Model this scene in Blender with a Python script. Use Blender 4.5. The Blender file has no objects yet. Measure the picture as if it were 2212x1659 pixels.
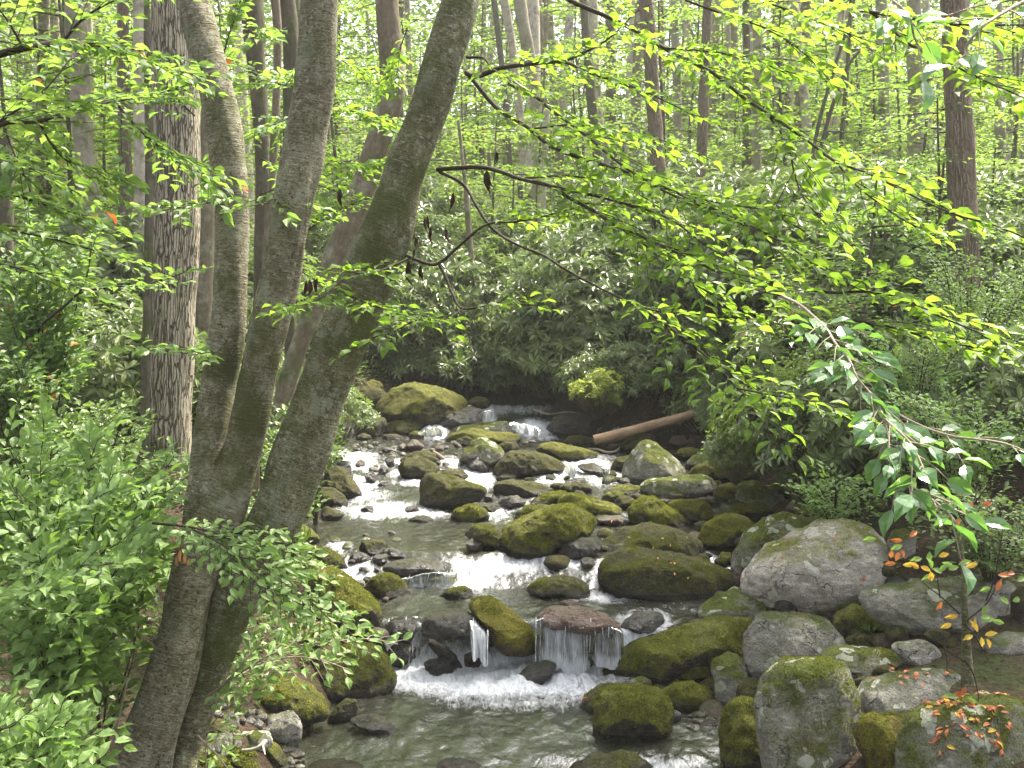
import bpy, math, random
import numpy as np
from mathutils import Vector, Matrix
rng = np.random.default_rng(7)
random.seed(7)
scn = bpy.context.scene
COL = scn.collection
# ------------------------------------------------------------ camera, sky, sun, exposure
FPX, CU, CV = 2372.0, 1106.0, 829.5          # focal length and centre in the photograph's 2212 px wide view
ZC, PITCH = 3.2, math.radians(4.57)
cam_d = bpy.data.cameras.new('camera'); cam = bpy.data.objects.new('camera', cam_d); COL.objects.link(cam)
cam_d.sensor_fit = 'HORIZONTAL'; cam_d.sensor_width = 36; cam_d.lens = 36 * FPX / 2212
cam.location = (0, 0, ZC); cam.rotation_euler = (math.pi / 2 - PITCH, 0, 0)
cam_d.clip_start = 0.05; cam_d.clip_end = 600
scn.camera = cam
SUN_EL, SUN_AZ = math.radians(58), math.radians(42)      # azimuth measured from +Y towards +X: behind the stream, right
w = bpy.data.worlds.new('World'); scn.world = w; w.use_nodes = True
nt = w.node_tree; bg = nt.nodes['Background']
sky = nt.nodes.new('ShaderNodeTexSky'); sky.sky_type = 'NISHITA'; sky.sun_disc = False
sky.sun_elevation = SUN_EL; sky.sun_rotation = SUN_AZ; sky.air_density = 1.0; sky.dust_density = 6.0; sky.ozone_density = 1.0
hs = nt.nodes.new('ShaderNodeHueSaturation'); hs.inputs['Saturation'].default_value = .28; nt.links.new(sky.outputs[0], hs.inputs['Color']); nt.links.new(hs.outputs[0], bg.inputs[0]); bg.inputs[1].default_value = 0.15
sd = bpy.data.lights.new('sun', 'SUN'); sun = bpy.data.objects.new('sun', sd); COL.objects.link(sun)
sd.energy = 5.0; sd.angle = math.radians(5); sd.color = (1.0, 0.91, 0.76)
sdir = Vector((math.sin(SUN_AZ) * math.cos(SUN_EL), math.cos(SUN_AZ) * math.cos(SUN_EL), math.sin(SUN_EL)))
sun.rotation_euler = sdir.to_track_quat('Z', 'Y').to_euler(); sun.location = (8, 20, 40)
scn.view_settings.view_transform = 'Standard'; scn.view_settings.look = 'None'
scn.view_settings.exposure = 1.88; scn.view_settings.gamma = 1.0
scn.cycles.use_denoising = True
scn.cycles.max_bounces = 7; scn.cycles.diffuse_bounces = 4; scn.cycles.glossy_bounces = 3
scn.cycles.transmission_bounces = 4; scn.cycles.transparent_max_bounces = 8
scn.cycles.caustics_reflective = False; scn.cycles.caustics_refractive = False

# ------------------------------------------------------------ view helpers
cp, sp = math.cos(PITCH), math.sin(PITCH)
def ray(u, v):
    a, b = (u - CU) / FPX, (CV - v) / FPX
    return np.array([a, cp + b * sp, -sp + b * cp])
def P(u, v, d):
    r = ray(u, v); k = d / r[1]
    return np.array([r[0] * k, d, ZC + r[2] * k])
def to_px(x, y, z):
    z = z - ZC
    f = y * cp - z * sp; up = y * sp + z * cp
    return CU + FPX * x / f, CV - FPX * up / f
# zoomed views in which outlines were read: origin and scale
VIEWS = {'A': (553.0, 777.6, .25), 'B': (1036.9, 777.6, .25), 'C': (553.0, 1123.3, .25), 'D': (1036.9, 1192.5, .2813),
         'E': (1503.5, 1071.5, .3541), 'F': (432.0, 1296.0, .2813), 'G': (1469.0, 518.5, .3646), 'X': (0, 0, 1),
         'Z1': (0, 0, .336), 'Z2': (743, 0, .336), 'Z3': (1469, 0, .336), 'Z4': (0, 553, .336), 'Z5': (743, 432, .336), 'Z7': (0, 1106, .336)}
def cv(view, pts):
    ox, oy, s = VIEWS[view]
    return [(ox + p[0] * s, oy + p[1] * s) + tuple(p[2:]) for p in pts]

# ------------------------------------------------------------ numpy noise
def _hash(ix, iy, iz, seed):
    n = (ix * 374761393 + iy * 668265263 + iz * 2147483647 + seed * 1274126177) & 0xffffffff
    n = ((n ^ (n >> 13)) * 1274126177) & 0xffffffff
    return ((n ^ (n >> 16)) & 0xffff) / 65535.0
def vnoise(p, seed=0):
    p = np.asarray(p, float); i = np.floor(p).astype(np.int64); f = p - i; f = f * f * (3 - 2 * f)
    r = 0
    for dx in (0, 1):
        for dy in (0, 1):
            for dz in (0, 1):
                wt = (f[..., 0] if dx else 1 - f[..., 0]) * (f[..., 1] if dy else 1 - f[..., 1]) * (f[..., 2] if dz else 1 - f[..., 2])
                r = r + wt * _hash(i[..., 0] + dx, i[..., 1] + dy, i[..., 2] + dz, seed)
    return r * 2 - 1
def fbm(p, octv=4, seed=0, gain=.5):
    p = np.asarray(p, float); a, r = 1.0, 0
    for k in range(octv):
        r = r + a * vnoise(p, seed + k * 17); p = p * 2.03 + 11.3; a *= gain
    return r
def smooth(a, b, x):
    t = np.clip((x - a) / (b - a), 0, 1); return t * t * (3 - 2 * t)

# ------------------------------------------------------------ terrain and water functions
_prof = [(1990, -.16), (1720, -.05), (1600, 0), (1446, 0.0), (1352, .34), (1275, .37), (1195, .60), (1130, .64), (1035, .86), (1000, .98),
         (975, 1.0), (945, 1.07), (915, 1.24), (895, 1.30), (878, 1.42)]
py_, pz_ = [], []
for v, z in _prof:
    r = ray(CU, v); y = (z - ZC) / r[2] * r[1]
    if py_ and y < py_[-1] + .06: y = py_[-1] + .06
    py_.append(y); pz_.append(z)
py_ = np.array([-20.] + py_ + [20.5, 24, 30, 45, 80, 140]); pz_ = np.array([-.8] + pz_ + [1.6, 2.1, 2.9, 4.6, 10, 24])
YEND = 20.5
def Wz(x, y):
    sh = .10 * np.sin(x * 1.7 + y * .6) + .07 * np.sin(x * 3.9 + 1 + y * .3)
    return np.interp(y + sh, py_, pz_)
_edge = [(1990, 560, 1640), (1659, 610, 1590), (1500, 750, 1540), (1440, 800, 1480), (1352, 790, 1560), (1290, 740, 1590), (1200, 700, 1560),
         (1130, 650, 1640), (1035, 660, 1620), (975, 690, 1560), (945, 710, 1450), (915, 740, 1300), (885, 860, 1190)]
ey, eL, eR = [], [], []
for v, a, b in _edge:
    r = ray(CU, v); y = np.interp(v, [p[0] for p in _prof][::-1], py_[1:1 + len(_prof)][::-1])
    ey.append(y); eL.append((a - CU) / FPX * y * 1.02); eR.append((b - CU) / FPX * y * 1.02)
ey = np.array([-20] + ey + [24, 60]); eL = np.array([eL[0]] + eL + [-1.2, -1]); eR = np.array([eR[0]] + eR + [.8, 1])
def Gz(x, y):
    x = np.asarray(x, float); y = np.asarray(y, float)
    L, R = np.interp(y, ey, eL), np.interp(y, ey, eR)
    dl, dr = np.maximum(L - x, 0), np.maximum(x - R, 0)
    inside = np.minimum(x - L, R - x)
    bed = -.05 - .2 * smooth(0, .5, inside)
    chan = 1 - smooth(19.5, 24, y)
    rise = .80 * (1 - np.exp(-dl / .75)) + .05 * np.minimum(dl, 30) + .78 * (1 - np.exp(-dr / 1.25)) + .06 * np.minimum(dr, 30)
    nz = .10 * fbm(np.stack([x * .8, y * .8, x * 0], -1), 3, 5) * smooth(0, 1.5, dl + dr + (1 - chan) * 2)
    nz = nz + .03 * fbm(np.stack([x * 3.5, y * 3.5, x * 0], -1), 2, 9)
    z0 = np.interp(y, py_, pz_) * (1 - smooth(0, .4, inside) * chan) + Wz(x, y) * smooth(0, .4, inside) * chan
    return z0 + bed * chan + rise + nz
def hit(u, v, water=True):
    """first point where the sight line meets the water or the ground"""
    r = ray(u, v); t = np.linspace(3, 60, 3000); x, y, z = r[0] * t, r[1] * t, ZC + r[2] * t
    g = Gz(x, y)
    if water:
        L, R = np.interp(y, ey, eL), np.interp(y, ey, eR)
        g = np.where((x > L) & (x < R) & (y < 19), np.maximum(g, Wz(x, y)), g)
    k = np.argmax(z < g)
    if not (z < g).any(): k = len(t) - 1
    return np.array([x[k], y[k], g[k]])

# ------------------------------------------------------------ mesh helpers
def mesh_np(name, V, F, mat=None, smooth_=True, attrs=None):
    """V (n,3) float; F (m,3) or (m,4) int, or a list of such arrays"""
    me = bpy.data.meshes.new(name)
    Fs = F if isinstance(F, list) else [F]
    Fs = [f for f in Fs if len(f)]
    tot = np.concatenate([np.full(len(f), f.shape[1], np.int32) for f in Fs])
    loops = np.concatenate([f.astype(np.int32).ravel() for f in Fs])
    start = np.concatenate([[0], np.cumsum(tot)[:-1]]).astype(np.int32)
    me.vertices.add(len(V)); me.vertices.foreach_set('co', np.asarray(V, np.float32).ravel())
    me.loops.add(len(loops)); me.loops.foreach_set('vertex_index', loops)
    me.polygons.add(len(tot)); me.polygons.foreach_set('loop_start', start); me.polygons.foreach_set('loop_total', tot)
    me.polygons.foreach_set('use_smooth', np.full(len(tot), smooth_))
    me.update(calc_edges=True)
    for k, a in (attrs or {}).items():
        a = np.asarray(a, np.float32)
        if a.ndim == 1:
            at = me.attributes.new(k, 'FLOAT', 'POINT'); at.data.foreach_set('value', a)
        else:
            at = me.attributes.new(k, 'FLOAT_VECTOR', 'POINT'); at.data.foreach_set('vector', a.ravel())
    if mat:
        for m in (mat if isinstance(mat, (list, tuple)) else [mat]): me.materials.append(m)
    return me
def obj(name, me, parent=None, loc=None):
    o = bpy.data.objects.new(name, me); COL.objects.link(o)
    if parent is not None: o.parent = parent
    if loc is not None: o.location = loc
    return o
def tag(o, label=None, cat=None, group=None, kind=None):
    if label: o['label'] = label
    if cat: o['category'] = cat
    if group: o['group'] = group
    if kind: o['kind'] = kind
    return o
def thing(name, label, cat, loc=(0, 0, 0), group=None):
    o = bpy.data.objects.new(name, None); COL.objects.link(o); o.location = loc; o.empty_display_size = .1
    return tag(o, label, cat, group)
def child_at(o, root):                       # parts are modelled in world coordinates: put them under a root that stands elsewhere
    o.parent = root; o.matrix_parent_inverse = Matrix.Translation(-Vector(root.location)); return o
class Acc:                                    # gathers pieces of one mesh
    def __init__(s): s.V, s.F3, s.F4, s.n, s.A = [], [], [], 0, []
    def add(s, V, F, A=None):
        F = np.asarray(F); (s.F3 if F.shape[1] == 3 else s.F4).append(F + s.n); s.V.append(V); s.n += len(V)
        s.A.append(A if A is not None else np.asarray(V, float))
    def mesh(s, name, mat, **k):
        F = []
        if s.F3: F.append(np.concatenate(s.F3))
        if s.F4: F.append(np.concatenate(s.F4))
        if not s.V: return mesh_np(name, np.zeros((3, 3)), np.array([[0, 1, 2]]), mat)
        return mesh_np(name, np.concatenate(s.V), F, mat, attrs={'bco': np.concatenate(s.A)}, **k)
def spline(pts, n):
    """smooth curve through points (k,dim) -> (n,dim)"""
    p = np.asarray(pts, float)
    if len(p) < 3:
        t = np.linspace(0, 1, n)[:, None]; return p[0] * (1 - t) + p[-1] * t
    d = np.r_[0, np.cumsum(np.linalg.norm(np.diff(p[:, :3], axis=0), axis=1) + 1e-6)]
    q = np.vstack([2 * p[0] - p[1], p, 2 * p[-1] - p[-2]])
    s = np.linspace(0, d[-1], n); k = np.clip(np.searchsorted(d, s, side='right') - 1, 0, len(p) - 2)
    t = ((s - d[k]) / (d[k + 1] - d[k]))[:, None]
    a, b, c, e = q[k], q[k + 1], q[k + 2], q[k + 3]
    return .5 * ((2 * b) + (c - a) * t + (2 * a - 5 * b + 4 * c - e) * t ** 2 + (3 * b - a - 3 * c + e) * t ** 3)
def tube(C, R, seg=8, rough=0.0, seed=0, cap=True, flute=0.0, ndet=1.0):
    C = np.asarray(C, float); R = np.broadcast_to(np.asarray(R, float), (len(C),))
    T = np.gradient(C, axis=0); T /= np.linalg.norm(T, axis=1)[:, None] + 1e-9
    ref = np.array([0., 1., 0.]) if abs(T[:, 1]).max() < .8 else np.array([0., 0., 1.])
    if abs(T @ ref).max() > .97: ref = np.array([1., 0., 0.])
    U = np.cross(T, ref); U /= np.linalg.norm(U, axis=1)[:, None]; Wv = np.cross(T, U)
    th = np.arange(seg) / seg * 2 * np.pi
    s = np.r_[0, np.cumsum(np.linalg.norm(np.diff(C, axis=0), axis=1))]
    rr = R[:, None] * np.ones(seg)
    bco = np.stack([np.cos(th)[None] * R[:, None], np.sin(th)[None] * R[:, None], np.broadcast_to(s[:, None], (len(C), seg))], -1)
    if rough:
        q = bco * np.array([6, 6, 2.2]) * ndet
        rr = rr * (1 + rough * fbm(q, 3, seed)) + R[:, None] * flute * fbm(bco * np.array([5, 5, .25]), 2, seed + 5)
    V = C[:, None] + U[:, None] * (np.cos(th)[None, :, None] * rr[..., None]) + Wv[:, None] * (np.sin(th)[None, :, None] * rr[..., None])
    i = np.arange(len(C) - 1)[:, None] * seg; j = np.arange(seg)[None]; k = (j + 1) % seg
    F = np.stack([i + j, i + k, i + seg + k, i + seg + j], -1).reshape(-1, 4)
    V = V.reshape(-1, 3); bco = bco.reshape(-1, 3)
    return V, F, bco
# leaf outlines: x along the leaf, y across, z up; triangles
TH = (np.array([[0, 0, 0], [.22, .34, .06], [.55, .46, .09], [.83, .2, -.03], [1, 0, -.22], [.83, -.2, -.03], [.55, -.46, .09], [.22, -.34, .06], [.5, 0, .0]]),
      np.array([[0, 8, 1], [1, 8, 2], [2, 8, 3], [3, 8, 4], [4, 8, 5], [5, 8, 6], [6, 8, 7], [7, 8, 0]]))
TL = (np.array([[0, 0, 0], [.45, .5, .1], [1, 0, -.05], [.45, -.5, .1]]), np.array([[0, 2, 1], [0, 3, 2]]))
TR = (np.array([[0, 0, 0], [.35, .45, .05], [.75, .42, .0], [1, 0, -.22], [.75, -.42, .0], [.35, -.45, .05], [.55, 0, -.05]]),
      np.array([[0, 6, 1], [1, 6, 2], [2, 6, 3], [3, 6, 4], [4, 6, 5], [5, 6, 0]]))
def leaves(P0, D, N, L, Wd, tpl):
    P0, D, N = (np.asarray(a, float) for a in (P0, D, N)); n = len(P0)
    D = D / (np.linalg.norm(D, axis=1)[:, None] + 1e-9)
    S = np.cross(N, D); S /= np.linalg.norm(S, axis=1)[:, None] + 1e-9; N2 = np.cross(D, S)
    L = np.broadcast_to(L, (n,))[:, None, None]; Wd = np.broadcast_to(Wd, (n,))[:, None, None]
    t, f = tpl
    V = P0[:, None] + D[:, None] * (t[None, :, :1] * L) + S[:, None] * (t[None, :, 1:2] * Wd) + N2[:, None] * (t[None, :, 2:] * L)
    F = (f[None] + (np.arange(n) * len(t))[:, None, None]).reshape(-1, 3)
    return V.reshape(-1, 3), F
class Leafs:
    def __init__(s): s.p, s.d, s.n, s.l, s.w = [], [], [], [], []
    def add(s, p, d, n, l, w):
        s.p.append(np.atleast_2d(p)); s.d.append(np.atleast_2d(d)); s.n.append(np.atleast_2d(n))
        m = len(np.atleast_2d(p)); s.l.append(np.broadcast_to(l, (m,))); s.w.append(np.broadcast_to(w, (m,)))
    def mesh(s, name, mat, tpl=TH):
        V, F = leaves(*(np.concatenate(a) for a in (s.p, s.d, s.n, s.l, s.w)), tpl)
        return mesh_np(name, V, F, mat, smooth_=False)
def unit(v): return v / (np.linalg.norm(v, axis=-1, keepdims=True) + 1e-9)

# ------------------------------------------------------------ materials
class NB:
    def __init__(s, name):
        s.m = bpy.data.materials.new(name); s.m.use_nodes = True; s.t = s.m.node_tree; s.t.nodes.clear()
        s.out = s.n('ShaderNodeOutputMaterial')
    def n(s, typ, **k):
        nd = s.t.nodes.new(typ)
        for a, b in k.items():
            if a.startswith('i_'):
                key = a[2:]; key = int(key) if key.isdigit() else key.replace('_', ' ')
                nd.inputs[key].default_value = b
            else: setattr(nd, a, b)
        return nd
    def l(s, a, b): s.t.links.new(a, b)
    def noise(s, vec, scale, detail=3, rough=.55, dist=0):
        nd = s.n('ShaderNodeTexNoise', i_Scale=scale, i_Detail=detail, i_Roughness=rough, i_Distortion=dist)
        if vec is not None: s.l(vec, nd.inputs['Vector'])
        return nd.outputs['Fac']
    def ramp(s, fac, stops):
        nd = s.n('ShaderNodeValToRGB'); cr = nd.color_ramp
        while len(cr.elements) < len(stops): cr.elements.new(.5)
        for e, (p, c) in zip(cr.elements, stops): e.position = p; e.color = tuple(c) + (1,) if len(c) == 3 else c
        s.l(fac, nd.inputs[0]); return nd.outputs[0]
    def math(s, op, a, b=None, c=None, clamp=False):
        nd = s.n('ShaderNodeMath', operation=op, use_clamp=clamp)
        for i, x in enumerate((a, b, c)):
            if x is None: continue
            if isinstance(x, (int, float)): nd.inputs[i].default_value = x
            else: s.l(x, nd.inputs[i])
        return nd.outputs[0]
    def mix(s, fac, a, b, mode='MIX'):
        nd = s.n('ShaderNodeMix', data_type='RGBA', blend_type=mode)
        for i, x in ((0, fac), (6, a), (7, b)):
            if isinstance(x, (int, float)): nd.inputs[i].default_value = x
            elif isinstance(x, tuple): nd.inputs[i].default_value = x + (1,)
            else: s.l(x, nd.inputs[i])
        return nd.outputs[2]
    def mapr(s, x, a, b, c=0., d=1.):
        nd = s.n('ShaderNodeMapRange', i_1=a, i_2=b, i_3=c, i_4=d); s.l(x, nd.inputs[0]); return nd.outputs[0]
    def vec(s, v, sc):
        nd = s.n('ShaderNodeVectorMath', operation='MULTIPLY'); s.l(v, nd.inputs[0]); nd.inputs[1].default_value = sc; return nd.outputs[0]
    def coord(s, kind='Object'): return s.n('ShaderNodeTexCoord').outputs[kind]
    def geo(s, k): return s.n('ShaderNodeNewGeometry').outputs[k]
    def attr(s, name, o='Vector'):
        return s.n('ShaderNodeAttribute', attribute_name=name).outputs[o]
    def bump(s, h, strength, dist=.02, nrm=None):
        nd = s.n('ShaderNodeBump', i_Strength=strength, i_Distance=dist); s.l(h, nd.inputs['Height'])
        if nrm: s.l(nrm, nd.inputs['Normal'])
        return nd.outputs[0]
    def pbr(s, col, rough=.6, spec=.3, nrm=None, **k):
        nd = s.n('ShaderNodeBsdfPrincipled'); 
        for key, x in (('Base Color', col), ('Roughness', rough), ('Specular IOR Level', spec), *k.items()):
            if isinstance(x, (int, float)): nd.inputs[key].default_value = x
            elif isinstance(x, tuple): nd.inputs[key].default_value = x + (1,)
            else: s.l(x, nd.inputs[key])
        if nrm: s.l(nrm, nd.inputs['Normal'])
        return nd.outputs[0]
    def mixs(s, f, a, b):
        nd = s.n('ShaderNodeMixShader')
        if isinstance(f, (int, float)): nd.inputs[0].default_value = f
        else: s.l(f, nd.inputs[0])
        s.l(a, nd.inputs[1]); s.l(b, nd.inputs[2]); return nd.outputs[0]
    def done(s, sh): s.l(sh, s.out.inputs[0]); return s.m

def leaf_mat(name, dark, mid, light, trans, tmix=.45, rough=.42, spec=.5, odd=None):
    b = NB(name); r = b.geo('Random Per Island')
    stops = [(0, dark), (.5, mid), (1, light)]
    if odd: stops = [(0, dark), (.5, mid), (.985, light), (.995, odd)]
    c = b.ramp(r, stops)
    orn = b.n('ShaderNodeObjectInfo').outputs['Random']
    c2 = b.mix(b.mapr(orn, 0, 1, 0, .45), c, tuple(x * .62 for x in mid), 'MIX')
    tr = b.mix(r, trans, tuple(x * y for x, y in zip(trans, (.72, .85, .8))))
    if odd: tr = b.mix(b.math('GREATER_THAN', r, .995), tr, odd)
    t = b.n('ShaderNodeBsdfTranslucent'); b.l(tr, t.inputs[0])
    n1 = b.noise(b.geo('Position'), 45, 2)
    p = b.pbr(c2, rough, spec, b.bump(n1, .25, .01))
    return b.done(b.mixs(tmix, p, t.outputs[0]))
M = {}
M['birch_leaf'] = leaf_mat('birch_leaf', (.055, .11, .018), (.095, .175, .025), (.16, .26, .045), (.31, .48, .04), .5, .5, .3)
M['canopy_leaf'] = leaf_mat('canopy_leaf', (.05, .10, .03), (.09, .165, .04), (.17, .26, .09), (.32, .48, .07), .42, .5, .3, odd=(.5, .13, .03))
M['far_leaf'] = leaf_mat('far_leaf', (.065, .12, .018), (.11, .175, .026), (.19, .255, .045), (.30, .44, .05), .48, .6, .2)
M['shade_leaf'] = leaf_mat('shade_leaf', (.10, .17, .045), (.15, .24, .07), (.23, .34, .11), (.34, .52, .08), .38, .45, .3)
M['shiny_leaf'] = leaf_mat('shiny_leaf', (.05, .13, .04), (.08, .18, .05), (.12, .24, .08), (.22, .42, .06), .35, .22, .9)
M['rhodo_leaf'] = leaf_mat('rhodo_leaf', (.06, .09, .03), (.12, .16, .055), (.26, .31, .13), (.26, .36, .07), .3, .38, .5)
M['rhodo_leaf_sun_tint'] = leaf_mat('rhodo_leaf_sun_tint', (.12, .17, .03), (.22, .27, .045), (.42, .44, .10), (.50, .55, .09), .45, .35, .6)  # rhododendron leaf again, colour brightened to paint in a patch of sun
M['cover_leaf'] = leaf_mat('cover_leaf', (.06, .10, .028), (.10, .16, .04), (.17, .25, .065), (.28, .40, .07), .35, .4, .4)
M['moss_blade'] = leaf_mat('moss_blade', (.05, .055, .014), (.115, .125, .02), (.23, .235, .04), (.28, .30, .04), .3, .8, .1)
M['orange_leaf'] = leaf_mat('orange_leaf', (.20, .05, .02), (.40, .12, .04), (.55, .26, .12), (.6, .2, .05), .3, .5, .3)
M['yellow_leaf'] = leaf_mat('yellow_leaf', (.45, .26, .03), (.6, .36, .05), (.45, .42, .06), (.7, .45, .06), .4, .5, .3)
M['dead_leaf'] = leaf_mat('dead_leaf', (.02, .012, .008), (.04, .022, .012), (.07, .04, .02), (.05, .03, .01), .1, .7, .2)

def rock_mat(name, r1, r2, m1, m2, moss, lichen=0., rough=.75, lo=-.05, hi=.55, spec=.25, lcol=(.50, .52, .42), bandz=0.):
    """rock under moss that grows where the surface looks up; pale round lichen patches"""
    b = NB(name); pos = b.geo('Position'); nz = b.n('ShaderNodeSeparateXYZ'); b.l(b.geo('Normal'), nz.inputs[0])
    big = b.noise(pos, 3.2, 4, .6); mid = b.noise(pos, 14, 5, .65); fine = b.noise(pos, 90, 4, .7)
    rock = b.mix(b.mapr(mid, .3, .7), r1, r2)
    rock = b.mix(b.mapr(fine, .38, .66, 0, .8), rock, tuple(x * .45 for x in r1))
    streak = b.noise(b.vec(pos, (9, 9, 30)), 1.0, 3)
    rock = b.mix(b.mapr(streak, .55, .75, 0, .45), rock, tuple(min(1, x * 1.7) for x in r2))
    mossc = b.mix(b.mapr(mid, .32, .68), m1, m2)
    mossc = b.mix(b.mapr(fine, .42, .58, 0, .85), mossc, tuple(x * .42 for x in m1))
    mossc = b.mix(b.mapr(b.noise(pos, 2.3, 2), .55, .72, 0, .4), mossc, (.13, .10, .035))
    s = b.math('ADD', nz.outputs[2], b.math('MULTIPLY', b.math('SUBTRACT', big, .5), 1.9))
    s = b.math('ADD', s, b.math('MULTIPLY', b.math('SUBTRACT', mid, .5), .9))
    s = b.math('ADD', s, (moss - .5) * 2)
    mk = b.mapr(s, lo, hi)
    vr = b.n('ShaderNodeTexVoronoi', i_Scale=7.5); b.l(b.n('ShaderNodeVectorMath', operation='ADD').outputs[0], vr.inputs['Vector'])
    addn = vr.inputs['Vector'].links[0].from_node; b.l(pos, addn.inputs[0])
    dn = b.n('ShaderNodeTexNoise', i_Scale=9.0, i_Detail=3.0); b.l(pos, dn.inputs['Vector'])
    b.l(b.vec(dn.outputs['Color'], (.22, .22, .22)), addn.inputs[1])
    size = b.math('MULTIPLY', b.n('ShaderNodeSeparateColor').outputs[0], 1.0)
    sc = size.node.inputs[0].links[0].from_node; b.l(vr.outputs['Color'], sc.inputs[0])
    thr = b.mapr(size, 1 - lichen, 1, -.02, .56)
    lk = b.math('GREATER_THAN', thr, vr.outputs['Distance']) if lichen > 0 else b.math('MULTIPLY', fine, 0.0)
    lk = b.math('MULTIPLY', lk, b.mapr(fine, .25, .5, .35, 1))
    c = b.mix(mk, rock, mossc)
    c = b.mix(b.math('MULTIPLY', lk, .9), c, b.mix(b.mapr(mid, .3, .7), lcol, tuple(x * .7 for x in lcol)))
    vc = b.n('ShaderNodeTexVoronoi', feature='DISTANCE_TO_EDGE', i_Scale=1.0); va = b.n('ShaderNodeVectorMath', operation='ADD'); b.l(b.vec(pos, (1.5, 1.5, 3.2)), va.inputs[0])
    b.l(b.vec(dn.outputs['Color'], (.5, .5, .5)), va.inputs[1]); b.l(va.outputs[0], vc.inputs['Vector'])
    crack = b.mapr(vc.outputs['Distance'], .0, .012); c = b.mix(b.mapr(crack, 0, 1, .45, 0), c, (.012, .012, .008))
    wet = b.attr('wet', 'Fac'); wetn = b.mapr(b.math('ADD', wet, b.math('MULTIPLY', b.math('SUBTRACT', mid, .5), .6)), .25, .6)
    c = b.mix(wetn, c, b.mix(.25, (.016, .014, .011), c))
    h = b.math('ADD', b.math('MULTIPLY', fine, .5), mid); h = b.math('ADD', h, b.math('MULTIPLY', crack, .8))
    bmp = b.bump(h, 1.0, .045)
    bm2 = b.bump(b.math('MULTIPLY', b.noise(pos, 220, 2), mk), 1.0, .014, bmp)
    rg = b.mix(wetn, b.mix(mk, (rough,) * 3, (.95,) * 3), (.22,) * 3)
    return b.done(b.pbr(c, rg, spec, bm2))
M['moss'] = rock_mat('moss_rock', (.045, .038, .03), (.09, .08, .06), (.08, .088, .018), (.26, .265, .035), .60, 0)
M['olive'] = rock_mat('olive_moss_rock', (.035, .03, .024), (.075, .065, .048), (.05, .052, .02), (.14, .14, .035), .48, .05, lcol=(.2, .21, .14))
M['lichen'] = rock_mat('lichen_moss_rock', (.22, .21, .17), (.46, .44, .38), (.075, .10, .015), (.16, .19, .025), .42, .62)
M['grey'] = rock_mat('grey_lichen_rock', (.21, .20, .17), (.46, .44, .38), (.06, .085, .02), (.12, .15, .03), .26, .36)
M['pale'] = rock_mat('pale_lichen_rock', (.32, .285, .245), (.66, .60, .53), (.12, .15, .015), (.27, .29, .03), .22, .55, lcol=(.60, .58, .50))
M['cobble'] = rock_mat('dry_cobble', (.15, .135, .12), (.30, .28, .26), (.07, .09, .03), (.1, .12, .04), .12, .0, .7)
M['brown'] = rock_mat('brown_river_rock', (.065, .038, .026), (.15, .09, .065), (.05, .06, .02), (.09, .09, .03), .22, .0, .32, spec=.5)
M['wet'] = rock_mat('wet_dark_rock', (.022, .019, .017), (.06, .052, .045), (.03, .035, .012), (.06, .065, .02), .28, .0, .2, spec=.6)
M['gold'] = rock_mat('gold_moss_rock', (.07, .05, .03), (.14, .10, .06), (.15, .14, .02), (.27, .24, .03), .7, .0, .5)
M['red'] = rock_mat('red_wet_rock', (.10, .055, .035), (.19, .11, .075), (.1, .08, .03), (.15, .1, .03), .1, .0, .15, spec=.7)

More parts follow.
